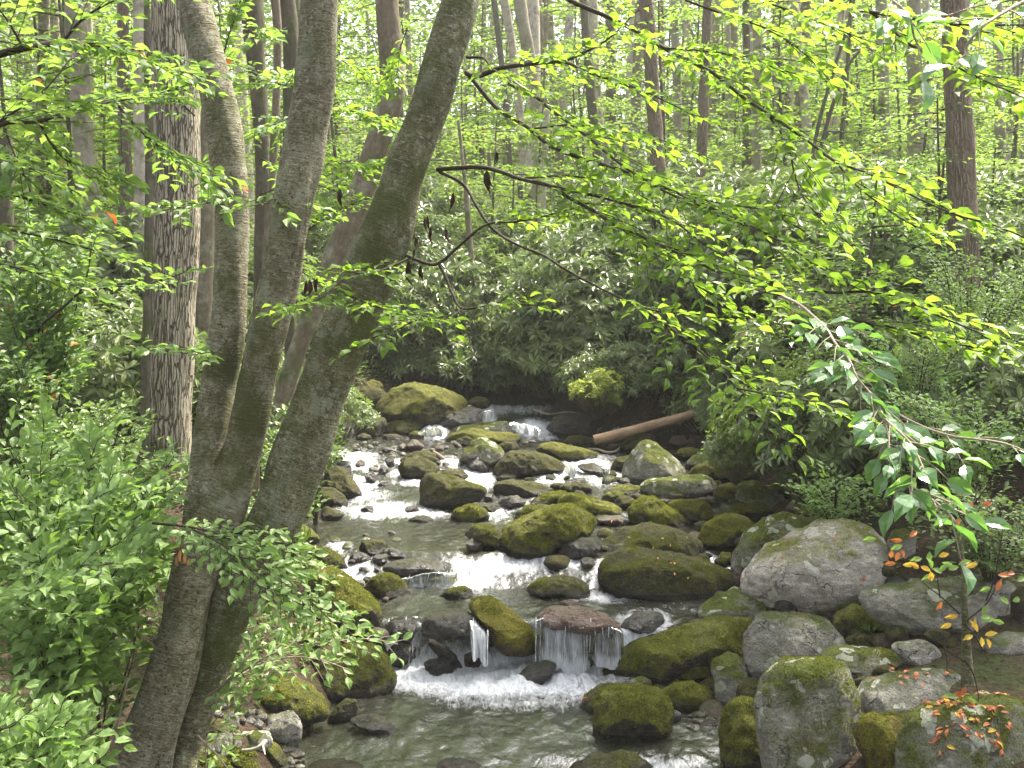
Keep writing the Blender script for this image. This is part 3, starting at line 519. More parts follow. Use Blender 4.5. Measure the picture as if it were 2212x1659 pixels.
ROCKS = '''
A|moss|big|1030,440 1100,330 1180,265 1360,205 1500,240 1620,255 1740,310 1815,375 1790,430 1700,480 1560,560 1450,570 1250,520 1100,480|largest bright moss covered boulder at the head of the stream, above the upper falls
A|olive||780,380 800,290 830,260 960,240 1060,250 1130,310 1080,400 980,470 900,470 800,440|round dark green boulder touching the left side of the big bright mossy one upstream
A|moss||920,250 940,200 1000,170 1060,190 1100,240 1000,270|small bright moss hump peeking over the boulders at the far upper left
A|wet||1560,520 1620,450 1760,440 1830,410 1930,430 1980,490 1960,560 1700,590 1560,580|dark double humped rock under the right end of the big mossy boulder upstream
A|olive||1810,370 1900,320 2000,330 2020,400 1920,430 1830,400|dull green rock behind the right end of the big upstream boulder
A|olive||850,570 900,530 1000,500 1110,510 1120,560 1100,650 1000,680 880,640|mossy blocky rock just downstream of the round dark boulder, far left water edge
A|olive||1110,560 1180,540 1300,510 1400,510 1455,570 1440,620 1320,660 1150,650|dark saddle shaped mossy rock left of the small upper cascade
A|lichen||1315,640 1370,615 1460,620 1465,680 1330,685|small square grey green rock at the right foot of the saddle shaped rock
A|olive||1095,650 1200,643 1350,675 1345,695 1110,690|thin flat slab lying along the calm water below the saddle shaped rock
A|olive||870,660 930,630 990,655 1005,690 860,695|low green rock on the waterline left of the thin flat slab
A|moss||780,450 830,430 900,440 920,490 800,500|little bright mossy rock under the round dark boulder, beside the leaning trunk
X|lichen||960,940 975,925 1000,920 1040,915 1100,911 1113,925 1112,938 1050,942 1000,940 965,950|long flat grey green slab between the two upper cascades
X|moss||965,955 972,938 1020,927 1060,935 1120,938 1127,950 1118,957 1060,955 1020,962 980,963|long yellow green mossy slab in front of the flat grey slab between the cascades
A|olive||1700,730 1750,680 1830,660 1900,680 1900,720 1840,745|low mossy rock at the near edge of the long yellow green slab
A|lichen||1750,880 1810,770 1880,700 1960,680 2060,720 2140,800 2130,870 2040,950 1900,900|mossy dome boulder with a pale grey crown, midstream below the long slabs
A|wet||1825,920 1850,840 1910,825 1970,870 2020,940 1990,965 1860,955|smooth dark egg rock leaning on the front of the pale crowned dome
A|brown||1290,750 1350,690 1380,690 1470,760 1440,790 1330,795|brown pyramid shaped stone in the upper riffle
A|brown|s|1230,750 1265,720 1300,740 1300,775 1240,780|small brown block touching the left of the pyramid stone
A|brown||1070,790 1120,755 1200,750 1220,780 1150,800|flat brown stone in the riffle left of the pyramid stone
A|brown||1500,750 1570,715 1650,745 1640,762 1520,765|pale brown submerged hump right of the pyramid stone
A|brown|s|790,780 850,755 920,765 900,785|thin brown stone in the riffle near the right edge of the leaning trunk
A|brown||600,800 620,745 670,735 710,780 700,820 620,830|reddish brown stone against the right edge of the leaning trunk
A|wet||570,880 640,830 750,840 750,865 600,890|shiny flat stone just below the reddish stone by the leaning trunk
A|wet|s|1110,850 1190,845 1200,900 1190,935 1130,910|small black block on the lip of the twin falls
A|wet|s|1060,960 1070,915 1110,905 1140,940 1120,995 1080,990|small black egg rock splitting the twin falls
A|olive||1230,890 1310,820 1460,785 1540,820 1560,900 1640,930 1560,950 1400,880 1290,870|mossy back rock of the pair standing right of the twin falls
A|olive||1250,900 1280,850 1400,840 1520,890 1580,940 1530,1000 1440,1040 1330,1040 1240,960|round mossy front rock of the pair standing right of the twin falls
A|olive||1560,990 1650,960 1780,955 1820,990 1820,1045 1700,1040 1600,1000|flat topped mossy rock behind the overhanging midstream boulder
A|olive|s|1430,1030 1460,970 1540,970 1550,1000 1440,1040|small round rock above the left end of the overhanging midstream boulder
A|wet|s|1530,950 1600,920 1690,940 1660,965 1560,975|small dark rock wedged below the driftwood stick
A|olive|big|1415,1100 1430,1050 1480,1010 1560,1000 1700,1010 1830,1060 1960,1100 1980,1150 1900,1220 1830,1240 1740,1290 1600,1260 1440,1240 1425,1180|skull shaped overhanging brown green boulder in midstream
A|olive||1830,1260 1900,1235 2050,1250 2125,1300 1980,1310|low brown green rock behind the bright oval mossy rock
A|moss||1690,1350 1740,1290 1850,1255 1960,1280 2020,1350 1980,1405 1850,1415 1720,1400|bright oval mossy rock at the head of the quiet olive pool
A|olive||1310,1395 1350,1365 1450,1345 1540,1380 1480,1410 1340,1410|flat lens shaped rock alone in the quiet olive pool
A|brown|s|1285,1325 1300,1270 1370,1255 1415,1300 1390,1330|small round brown rock in white water below the skull shaped boulder
A|brown|s|905,1290 950,1260 1010,1265 1020,1310 930,1320|brown stone in the white riffle near the left bank
A|wet|s|1045,1090 1080,1060 1150,1055 1220,1090 1130,1100|dark low hump in the pool under the twin falls
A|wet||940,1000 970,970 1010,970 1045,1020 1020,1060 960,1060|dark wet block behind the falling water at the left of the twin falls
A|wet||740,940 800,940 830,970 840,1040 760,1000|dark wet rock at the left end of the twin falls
A|olive|big|590,980 640,930 700,925 770,960 830,1040 900,1130 955,1190 850,1210 760,1150 650,1080 590,1040|long dark mossy rock sloping down to the water, topmost of the left bank stack
A|olive||570,1100 600,1035 700,1040 790,1090 835,1140 820,1210 760,1200 650,1130|middle rounded rock of the dark stack on the left bank
A|olive||545,1180 570,1110 660,1110 740,1150 800,1230 795,1270 700,1260 600,1230|lowest dark block of the stack on the left bank
A|wet||480,1150 520,950 560,910 590,940 585,1040 550,1130 500,1190|upright black rock between the leaning trunk and the left bank stack
A|moss||400,1240 440,1190 500,1200 530,1260 510,1330 440,1320|bright green rock at the trunk edge below the upright black rock
A|olive||560,1330 600,1265 680,1300 770,1340 700,1380 580,1390|low mossy rock with its foot in the water below the left bank stack
A|moss||400,1290 450,1270 500,1330 490,1370 420,1370|small green rock under the bright one at the leaning trunk's right edge
A|moss||330,1440 400,1420 470,1470 540,1530 550,1560 480,1590 400,1590 340,1540|yellow green mossy boulder at the left edge of the quiet olive pool
C|olive||250,330 280,240 400,215 540,240 500,300 480,360 350,350|dark rock under the right foot of the leaning trunk
C|olive||480,300 530,250 620,260 730,330 785,400 785,490 700,470 560,420 500,350|sloping olive boulder left of the small side fall
C|moss||300,360 350,310 440,320 530,360 555,400 500,430 380,430|tiny moss cushion rock with grass blades, above the big yellow mossy boulder
C|moss||180,385 300,395 400,420 430,450 330,450 200,410|narrow moss covered root running towards the big yellow mossy boulder
C|moss|big|350,490 430,440 540,425 660,450 770,520 880,600 980,680 1060,780 1095,870 1070,950 1000,1010 880,980 750,900 640,790 500,640|huge yellow green mossy boulder sloping to the left end of the main falls
C|cobble|s|560,420 600,400 670,440 640,450|small bare grey cobble on top of the huge yellow green boulder's far side
C|olive||890,240 920,190 1000,175 1100,190 1150,250 1150,300 1050,310 930,290|dark mossy cap rock at the top of the midstream pile by the side fall
C|wet||805,340 830,290 930,285 990,320 980,370 860,370|black rock under the left of the midstream pile
C|wet||1000,340 1040,300 1120,300 1140,360 1060,390|black rock under the right of the midstream pile
C|wet||1150,310 1150,240 1250,260 1300,310 1290,330 1200,325|dark sloping rock right of the midstream pile
C|wet|flat|1080,425 1130,375 1300,350 1550,355 1700,390 1745,420 1700,470 1550,500 1380,500 1250,480 1120,460|wide flat wet grey slab with water dripping off its near edge
C|wet|s|780,280 820,262 880,285 840,295|small black stone left of the midstream pile's cap rock
C|olive||915,600 1000,510 1100,480 1190,480 1270,540 1330,620 1330,660 1150,680 1000,665|oval mossy rock in the pool in front of the wide flat wet slab
C|brown|s|895,520 950,490 1050,495 980,540 920,545|reddish brown stone touching the oval mossy rock from behind
C|olive|s|1270,515 1340,507 1430,560 1440,590 1320,590|small dark rock at the right end of the oval mossy rock
C|olive||1580,660 1660,600 1790,580 1865,610 1870,670 1700,690|small two tone rock alone in the pool above the main falls
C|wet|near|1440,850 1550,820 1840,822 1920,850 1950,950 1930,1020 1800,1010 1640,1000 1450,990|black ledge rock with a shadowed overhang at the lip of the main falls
C|wet||1400,1020 1500,1000 1640,1060 1780,1180 1900,1250 1880,1290 1700,1260 1580,1180|long wet rock sloping down under the black ledge of the main falls
C|wet||1450,1240 1500,1210 1650,1200 1690,1260 1710,1320 1600,1345 1480,1310|square black rock in the foam at the foot of the main falls
C|brown||1740,1160 1850,1130 1960,1190 2000,1270 1850,1280 1760,1240|brown glistening rock in the foam right of the square black rock
X|gold|near|1006,1308 1040,1300 1080,1305 1120,1335 1150,1365 1160,1385 1150,1400 1090,1402 1060,1372 1035,1335|golden moss topped boulder in the middle of the main falls
F|olive|big|560,560 750,440 900,390 1050,370 1250,375 1350,400 1420,480 1500,620 1490,670 1400,720 1200,760 1000,780 880,700 700,640 600,600|massive dark mossy boulder at the left edge of the foam pool, half hidden by leaves
F|moss||640,310 750,230 900,180 1020,200 1060,300 1000,370 800,390|mossy rock behind leaves between the two huge left boulders
F|moss|big|310,720 400,650 600,615 740,625 850,690 960,780 1000,850 960,890 850,900 800,930 600,870 420,860 320,800|bright mossy boulder standing over the pebble beach on the near left bank
F|olive||980,920 1040,830 1110,775 1190,775 1210,820 1180,900 1080,940 990,950|leaning green oval rock at the waterline right of the bright beach boulder
F|brown||835,920 870,885 950,880 975,910 960,945 860,955|small brown round rock with an orange leaf, by the waterline
F|wet||1150,940 1200,905 1300,890 1420,920 1520,1000 1480,1040 1420,1050 1300,1000|low dark rock awash in the near pool
F|grey||490,930 530,890 620,885 680,870 740,900 780,980 760,1060 740,1130 640,1100 540,1060 500,1000|smooth grey rounded boulder on the pebble beach at the waterline
F|cobble||190,930 200,880 260,860 300,920 300,970 230,980|grey chipped stone at the upper left of the pebble beach
F|cobble|s|300,870 420,845 420,880 330,905|pale flat tilted cobble at the top of the pebble beach
F|cobble|s|330,920 400,895 430,930 400,960 330,960|pinkish square cobble in the middle of the pebble beach
F|cobble|s|400,940 440,915 490,945 470,990 410,980|brownish round cobble against the smooth grey boulder
F|lichen||350,1040 400,1015 520,1020 560,1090 540,1130 400,1160 340,1100|flat grey green stone in the pebble beach below the smooth grey boulder
F|cobble||570,1110 640,1120 740,1150 775,1190 720,1225 620,1170|bluish grey long stone at the water's edge of the pebble beach
F|grey||20,1100 60,1050 180,1030 215,1110 210,1190 90,1180|angular grey stone at the foot of the forked birch
F|moss||180,1200 220,1160 350,1155 430,1190 460,1290 200,1330|mossy cushion rock at the bottom edge under the driftwood piece
F|moss||-40,1230 40,1200 150,1210 240,1270 240,1340 -40,1340|bright mossy rock at the very bottom edge right of the birch foot
F|moss||510,1160 520,1105 570,1120 650,1200 720,1280 740,1340 540,1340|wedge of green moss rock at the bottom edge of the pebble beach
F|olive||30,960 90,930 170,940 240,1010 275,1130 230,1160 170,1050 60,1010|curved mossy root hump at the foot of the forked birch
F|olive||800,1290 900,1250 1100,1245 1250,1280 1270,1340 850,1340|submerged dark rock at the bottom edge left of centre
F|brown||1800,1290 1850,1250 2000,1240 2150,1270 2180,1340 1820,1340|brown rock breaking the water at the bottom edge near the centre
B|olive||730,720 770,665 850,655 960,670 1000,700 990,750 880,745 760,740|round mossy rock at the cut end of the fallen log
B|moss||485,790 540,725 640,715 820,755 960,780 1015,830 980,860 800,875 660,860 540,830|long mossy log shaped boulder left of the pointed pale boulder, upstream
B|olive|big|115,980 170,880 260,800 380,790 500,810 640,860 700,900 740,970 650,930 560,1000 450,1010 370,1030 250,1000|triangular brown green boulder left of the white burst of water, upstream
B|olive||160,740 220,710 310,715 340,770 240,800 180,780|small mossy rock right behind the pale crowned dome
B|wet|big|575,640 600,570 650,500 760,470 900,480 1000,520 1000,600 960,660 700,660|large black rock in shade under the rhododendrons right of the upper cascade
B|lichen|big|1235,950 1260,880 1340,780 1420,710 1460,705 1530,740 1640,820 1720,900 1790,980 1720,1005 1600,1010 1420,1080 1320,1080 1240,1010|pale pointed boulder with round white lichen spots, upstream right
B|olive||1125,930 1180,850 1280,830 1300,850 1240,900 1220,960 1140,950|small dull rock against the left side of the pointed pale boulder
B|lichen|big|1400,1090 1440,1040 1600,1030 1800,1005 1950,1000 2010,1060 2040,1120 2000,1160 1820,1200 1600,1200 1420,1190|long loaf shaped boulder with a bare grey right end, below the pointed pale boulder
B|moss||1680,830 1740,765 1830,755 1930,790 1870,830 1780,870|small bright green rock behind the right shoulder of the pointed pale boulder
B|lichen||1770,900 1850,830 1980,790 2130,795 2180,850 2050,860 1950,890 1860,930 1800,960|half bare rounded rock right of the pointed pale boulder, upper row
B|moss||1810,990 1860,920 1950,875 2100,870 2200,880 2180,1000 2100,1060 2000,1050 1900,1010|round mossy rock between the half bare rock and the long loaf boulder
B|brown||1630,720 1670,660 1760,650 1800,720 1740,770|dark brown bank rock in the roots behind the pointed pale boulder
B|grey||1930,740 1990,650 2060,660 2150,720 2160,790 1960,790|streaked pinkish grey bank rock under the rhododendrons
B|brown||1790,710 1830,650 1930,655 1930,760 1810,750|brown bank rock left of the streaked pinkish one
B|olive||1210,740 1280,690 1420,640 1520,650 1490,720 1420,740 1320,800 1230,780|low brown green rock under the near end of the fallen log
B|brown||1060,770 1130,730 1220,735 1150,780|small brown rock directly under the fallen log
B|wet||830,920 880,900 980,895 1050,920 1090,980 1040,1000 900,960|wet brown rock with thin water sheets left of the pointed pale boulder
B|olive||130,1020 200,990 300,990 350,1030 300,1050 160,1050|small smooth rock under the triangular boulder
B|lichen|s|370,1040 400,1015 480,1015 500,1040 470,1055|small grey green stone left of the white burst of water
B|olive||125,1110 160,1055 280,1040 480,1060 580,1100 650,1140 560,1180 420,1195 250,1180 160,1160|long dark loaf rock midstream below the triangular boulder
B|brown||700,1080 760,1040 860,1020 920,1040 900,1070 760,1080|brown rock awash below the white burst of water
B|olive||675,1110 720,1080 850,1060 950,1090 970,1150 900,1165 760,1140|tan green oval rock in front of the awash brown rock
B|wet||150,1230 220,1180 320,1175 400,1220 370,1270 230,1280|dark grey rock with water sliding over it, midstream
B|wet|s|25,1190 60,1160 110,1160 120,1200 60,1225|little black rock beside the skull shaped boulder
B|moss||1000,1180 1080,1130 1180,1090 1300,1085 1400,1095 1395,1150 1310,1170 1240,1160 1160,1130 1060,1180|bright mossy back rock left of the long loaf shaped boulder
B|moss||1045,1210 1090,1150 1180,1130 1250,1160 1240,1190 1160,1220 1100,1230|bright mossy middle rock left of the long loaf shaped boulder
B|olive|s|1310,1170 1360,1145 1400,1170 1400,1210 1340,1210|small round rock tucked at the left end of the long loaf shaped boulder
B|olive||1160,1240 1200,1190 1290,1180 1370,1230 1330,1290 1270,1310 1200,1270|tan green round rock above the bright angular mossy rock
B|moss||400,1270 470,1210 600,1150 700,1140 800,1160 700,1180 640,1240 560,1260|narrow dark topped mossy rock behind the whale backed one
B|moss|big|675,1240 720,1180 800,1160 940,1190 1080,1230 1200,1260 1230,1310 1150,1330 1080,1350 980,1385 930,1320 850,1280 720,1260|long whale backed bright mossy rock above the great egg boulder
B|olive||300,1390 320,1310 400,1270 560,1260 630,1270 560,1310 420,1380 330,1410|mossy rock peeking out behind the left end of the great egg boulder
B|moss|big|190,1500 260,1440 400,1370 560,1300 700,1265 830,1280 930,1340 985,1420 960,1480 880,1540 760,1570 600,1660 400,1700 250,1640 190,1570|great egg shaped mossy boulder with pale spots in the middle of the stream
C|olive||1810,120 1880,50 2000,40 2100,80 2135,140 2130,250 1990,270 1900,170 1830,150|dark round rock touching the left end of the great egg boulder
C|wet||1810,200 1870,155 1940,170 1975,230 1930,280 1840,270|small grey wet rock in the spray under the dark round rock
B|wet||690,1640 760,1560 880,1540 1000,1560 1060,1600 1000,1680 900,1720 720,1710|dark grey bare rock under the right end of the great egg boulder
B|brown||980,1390 1060,1350 1200,1350 1290,1400 1280,1440 1100,1420|low brown rock with orange leaves right of the great egg boulder
B|moss|big|1295,1310 1320,1260 1380,1230 1400,1195 1500,1200 1600,1260 1700,1320 1780,1400 1740,1460 1650,1450 1500,1440 1380,1470 1310,1440|bright green angular mossy rock with a peaked left shoulder
B|moss||1620,1260 1700,1220 1850,1215 1950,1240 2010,1310 2030,1370 1950,1420 1850,1430 1780,1390 1700,1320|yellow topped round rock right of the bright angular mossy rock
B|olive||1520,1210 1600,1200 1690,1220 1620,1255|sliver of flat rock under the long loaf shaped boulder
B|olive|s|1850,1420 1900,1395 1980,1400 1960,1450 1880,1500|small dark rock below the yellow topped round rock
B|olive||1880,1210 1940,1190 2040,1220 2100,1250 2020,1270|low dark rock behind the yellow topped round rock
B|moss||2020,1160 2060,1090 2160,1070 2212,1080 2260,1120 2200,1200 2130,1230 2040,1200|bright mossy ball rock at the right end of the long loaf shaped boulder
B|olive|s|2010,1050 2060,1040 2110,1070 2050,1100|small mossy stone behind the bright mossy ball rock
G|lichen||280,1540 300,1470 370,1430 450,1430 500,1470 400,1500 340,1560|bare backed round rock left of the grey domed pair on the right bank
G|lichen||340,1550 370,1490 440,1460 540,1465 600,1510 630,1560 610,1620 540,1610 440,1570|grey domed rock with a mossy right side on the right bank
G|moss||530,1460 600,1440 700,1460 740,1500 680,1520 620,1500|mossy rock behind the grey domed rock under the rhododendron leaves
G|moss||300,1430 340,1350 390,1300 440,1340 440,1400 330,1440|upright bright mossy rock beside the rhododendron leaves
G|brown||630,1590 660,1555 710,1570 740,1600 680,1620|small brown rock right of the grey domed rock
E|moss|big|20,270 60,180 130,130 230,115 310,140 370,190 340,240 280,270 245,340 150,350 60,310|round mossy boulder with a white scraped crown left of the lichen dome
E|moss||140,120 250,60 400,45 500,90 510,125 400,150 340,150 270,110|flat yellow mossy rock behind the white crowned mossy boulder
E|moss|s|110,400 160,345 210,350 215,400 190,440 130,435|small mossy stone standing between the big boulders of the right bank
E|brown|s|225,500 240,430 300,430 290,560 240,570|dark brown stone in the gap left of the huge pale boulder
E|lichen|big|240,400 250,330 310,230 420,160 560,115 700,130 820,180 780,260 600,350 420,420 370,440 310,445 250,430|greenish lichen dome boulder directly behind the huge pale boulder
E|pale|big|290,580 310,500 370,400 480,320 600,270 760,200 930,165 1040,190 1130,270 1220,400 1250,510 1240,560 1130,590 980,600 860,640 840,700 700,690 560,720 400,670|huge pale pinkish grey boulder, the largest on the right bank
E|olive||600,110 700,70 850,65 960,130 960,190 800,190|low dark mossy rock behind the huge pale boulder
E|lichen|big|20,720 60,660 140,610 230,580 330,590 420,630 500,690 500,720 420,750 360,780 200,760 40,770|grey topped boulder with mossy flanks in front of the huge pale boulder
D|moss|big|950,1000 950,850 1010,770 1200,660 1450,610 1700,560 1900,515 2060,530 2120,570 2050,700 1960,790 1830,820 1500,950 1330,1000 1100,1020|very long mossy rock slanting up from the foam pool to the right bank
D|moss|big|1345,980 1350,880 1420,780 1520,720 1650,715 1770,760 1840,830 1780,900 1720,970 1600,1000 1400,1010|bright mossy dome in front of the very long slanting rock
D|olive|big|920,200 940,120 1030,30 1200,0 1450,20 1700,80 1900,150 1940,220 1950,330 1850,370 1600,360 1300,345 1050,300 940,260|broad mossy slab with yellow leaves facing the main rapid
B|olive|big|1015,1640 1100,1560 1250,1480 1450,1440 1650,1460 1850,1540 1920,1620 1940,1700 1700,1700 1300,1680 1100,1680|broad mossy slab lying directly behind the one with yellow leaves
D|olive||320,300 450,230 620,185 760,215 830,270 835,340 780,370 600,330 400,310|dark long rock in the pool above the veil of falling water
D|olive||450,330 520,280 600,275 680,330 680,370 520,360|small green rock leaning on the front of the dark long pool rock
D|red|s|610,380 700,370 800,410 820,440 680,440|small orange stained wet stone above the veil of falling water
D|red|near|450,490 540,440 700,435 860,462 1000,520 1100,600 1120,640 1000,640 850,600 700,590 560,575 455,545|reddish brown rock behind the veil of falling water
D|olive||690,760 720,700 800,650 880,625 940,670 970,710 930,780 850,790 740,800|mossy rock in the foam between the veil fall and the very long slanting rock
D|wet||280,970 380,870 500,840 590,870 560,910 480,1000 300,990|dark hump under rushing foam in the plunge pool
D|wet||740,900 760,800 830,750 900,800 920,880 830,910|grey wet rock under the foam against the very long slanting rock
D|olive||740,1230 800,1130 900,1060 1000,1010 1080,1040 1100,1070 950,1110 890,1180 860,1240|olive flat rock sloping into the pool behind the bright square mossy boulder
D|moss|big|890,1400 885,1180 940,1100 1060,1060 1250,1050 1380,1090 1450,1160 1470,1230 1460,1370 1300,1400 1100,1450 930,1470|bright square mossy boulder standing in the near pool
D|lichen||1120,1040 1150,990 1250,955 1320,990 1320,1040 1200,1060|dull grey green rock between the very long slanting rock and the bright square boulder
D|moss||1390,1080 1500,1030 1640,1015 1750,1060 1810,1150 1800,1200 1650,1220 1490,1200 1450,1140|dark mossy rock right of the bright square boulder
D|moss|s|1440,1010 1500,980 1600,1000 1600,1030 1480,1050|small mossy stone on top between the bright dome and the dark mossy rock
D|moss|s|1310,1040 1370,1020 1440,1040 1430,1070 1340,1070|small mossy stone behind the bright square boulder
D|lichen|big|1780,900 1830,830 1920,795 2000,820 2040,920 2050,970 2000,1010 1970,1110 1950,1180 1900,1210 1830,1150 1800,1000|half bare rock, pale grey above and mossy below, left of the lichen spotted block
D|olive||1965,1130 1990,1030 2070,980 2150,1000 2170,1090 2100,1165 2000,1160|small dark round rock between the half bare rock and the tall pale patched boulder
D|cobble|s|1470,1280 1500,1215 1540,1240 1540,1290 1490,1310|small grey stone at the right corner of the bright square boulder
D|cobble||1680,1320 1750,1290 1850,1300 1850,1350 1720,1350|flat pale stone in the gravel left of the tall mossy pillar rock
E|moss|big|150,1450 180,1340 230,1270 330,1265 395,1290 420,1500 440,1720 170,1720|tall mossy pillar rock at the bottom edge left of the pale patched boulder
D|olive|big|640,1690 850,1600 1000,1570 1100,1545 1200,1580 1300,1640 1350,1700 1300,1760 700,1760|wide wet mossy rock at the bottom edge in the middle
E|grey|big|300,1000 300,900 350,800 400,740 500,725 650,735 780,760 840,810 900,890 930,930 900,960 780,1000 650,1030 480,1060 410,1130 340,1070|grey block boulder freckled with pale lichen, above the tall pale patched boulder
E|olive||585,740 650,705 760,710 820,750 820,780 700,765|low mossy slab in front of the huge pale boulder
E|moss||840,780 900,700 980,670 1080,720 1160,800 1150,870 1000,880 870,850|bright mossy hummock with grass tufts right of the grey freckled block
E|grey|big|950,640 1000,605 1150,580 1350,550 1550,520 1800,510 1900,540 1960,600 1930,750 1850,800 1600,840 1400,820 1200,780 1100,730 1060,670|very long layered grey boulder behind the orange leaved sapling
E|olive||920,870 1000,850 1150,870 1250,910 1100,940 950,910|low brown green rock under the bright grassy hummock
E|olive||1160,840 1200,790 1280,800 1330,880 1250,920 1190,880|small round rock under the left end of the long layered boulder
E|olive||1390,860 1440,810 1520,820 1590,870 1590,930 1480,900|dark rock under the middle of the long layered boulder
E|lichen|big|760,1000 850,940 980,930 1100,950 1230,960 1300,1020 1350,1060 1280,1090 1150,1100 1000,1110 940,1100 900,1030|long lichened boulder directly above the tall pale patched boulder
E|grey||1180,930 1280,900 1370,885 1450,910 1510,970 1430,1000 1340,1040 1270,1010 1220,960|pale topped rock behind the long lichened boulder, at the path's edge
E|olive||400,1150 430,1080 500,1030 620,1020 600,1100 430,1200|narrow mossy rock behind the left shoulder of the tall pale patched boulder
E|lichen|big|385,1260 420,1180 480,1090 560,1040 720,1020 850,1030 920,1070 980,1160 990,1300 980,1500 960,1720 450,1720 420,1500 390,1350|tall olive boulder with large white lichen patches at the bottom right
E|olive||960,1130 1010,1105 1100,1110 1140,1125 1060,1150 1000,1180|small mossy rock behind the light grey bolster boulder
E|grey|big|990,1230 1050,1150 1200,1100 1400,1080 1580,1090 1640,1140 1650,1220 1600,1270 1400,1290 1200,1320 1060,1350 1000,1320|light grey bolster shaped boulder with orange leaves on top
E|olive||1110,1370 1200,1320 1300,1330 1370,1390 1270,1440 1150,1440|grey green rock tucked under the light grey bolster boulder
E|gold|big|990,1480 990,1400 1040,1350 1120,1350 1160,1380 1220,1360 1270,1400 1260,1500 1240,1720 1070,1720|heart topped yellow green rock at the bottom right between two big boulders
E|lichen|big|1240,1740 1240,1520 1290,1420 1380,1350 1500,1300 1700,1280 1850,1240 2001,1290 2120,1330 2120,1760|bright mossy boulder strewn with orange leaves in the bottom right corner
E|grey||1760,940 1780,880 1880,850 2001,840 2080,860 2080,960 1850,970|pale rock at the right edge beside the brown path
E|lichen||1180,280 1210,210 1280,200 1330,250 1330,330 1250,390 1190,350|upright greyish rock behind the orange leaves at the far right bank
E|moss||1030,110 1060,30 1130,20 1170,60 1100,100|small mossy rock in the undergrowth behind the huge pale boulder
E|olive||1250,520 1310,480 1400,500 1430,540 1300,560|low green rock behind the left end of the long layered boulder
E|olive||1930,750 1940,620 2000,560 2100,560 2100,780|dark mossy rock at the right edge behind the long layered boulder
D|brown||450,540 560,500 800,520 1000,560 1010,650 850,720 600,760 480,740|brown rock face directly under the veil of falling water
C|wet||1080,900 1200,860 1430,850 1440,1000 1350,1080 1150,1060|dark broken rock face behind the left part of the main falls
C|wet||1150,1090 1250,1030 1400,1060 1420,1180 1250,1260 1150,1200|black rock behind the lower left curtain of the main falls
D|wet|s|20,520 120,480 160,560 140,700 60,720|wet rock behind the narrow fall left of the golden boulder
D|wet||1080,560 1200,480 1380,470 1420,540 1300,600 1120,640|dark rock under the white chute right of the veil fall
'''
# ------------------------------------------------------------ boulders and stones, each from its own outline
def ico(sub):
    import bmesh
    bm = bmesh.new(); bmesh.ops.create_icosphere(bm, subdivisions=sub, radius=1); bm.verts.ensure_lookup_table()
    V = np.array([v.co[:] for v in bm.verts]); F = np.array([[v.index for v in f.verts] for f in bm.faces]); bm.free(); return V, F
ICO = {s: ico(s) for s in (2, 3, 4, 5, 6)}
def polar(pts, n=96):
    pts = np.array(pts, float); a = np.abs(0.5 * (pts[:, 0] * np.roll(pts[:, 1], -1) - np.roll(pts[:, 0], -1) * pts[:, 1]).sum())
    x0, x1, y0, y1 = pts[:, 0].min(), pts[:, 0].max(), pts[:, 1].min(), pts[:, 1].max()
    cr = pts[:, 0] * np.roll(pts[:, 1], -1) - np.roll(pts[:, 0], -1) * pts[:, 1]; A = cr.sum() / 2
    cx = ((pts[:, 0] + np.roll(pts[:, 0], -1)) * cr).sum() / (6 * A); cy = ((pts[:, 1] + np.roll(pts[:, 1], -1)) * cr).sum() / (6 * A)
    th = np.arange(n) / n * 2 * np.pi; r = np.zeros(n)
    for i, t in enumerate(th):
        d = np.array([math.cos(t), -math.sin(t)]); best = 1
        for k in range(len(pts)):
            p, q = pts[k] - (cx, cy), pts[(k + 1) % len(pts)] - (cx, cy); e = q - p
            den = d[0] * e[1] - d[1] * e[0]
            if abs(den) < 1e-9: continue
            tt = (p[0] * e[1] - p[1] * e[0]) / den; s = (p[0] * d[1] - p[1] * d[0]) / den
            if -1e-6 <= s <= 1 + 1e-6 and tt > best: best = tt
        r[i] = best
    ker = np.array([1, 2, 3, 2, 1.]); ker /= ker.sum()
    r = sum(ker[j] * np.roll(r, j - 2) for j in range(5))
    return cx, cy, r, (x0, x1, y0, y1)
RNAME = {'cobble': 'stone'}
TOPS = []                                   # (label start, object, top point) for leaves lying on rocks
rock_count = 0
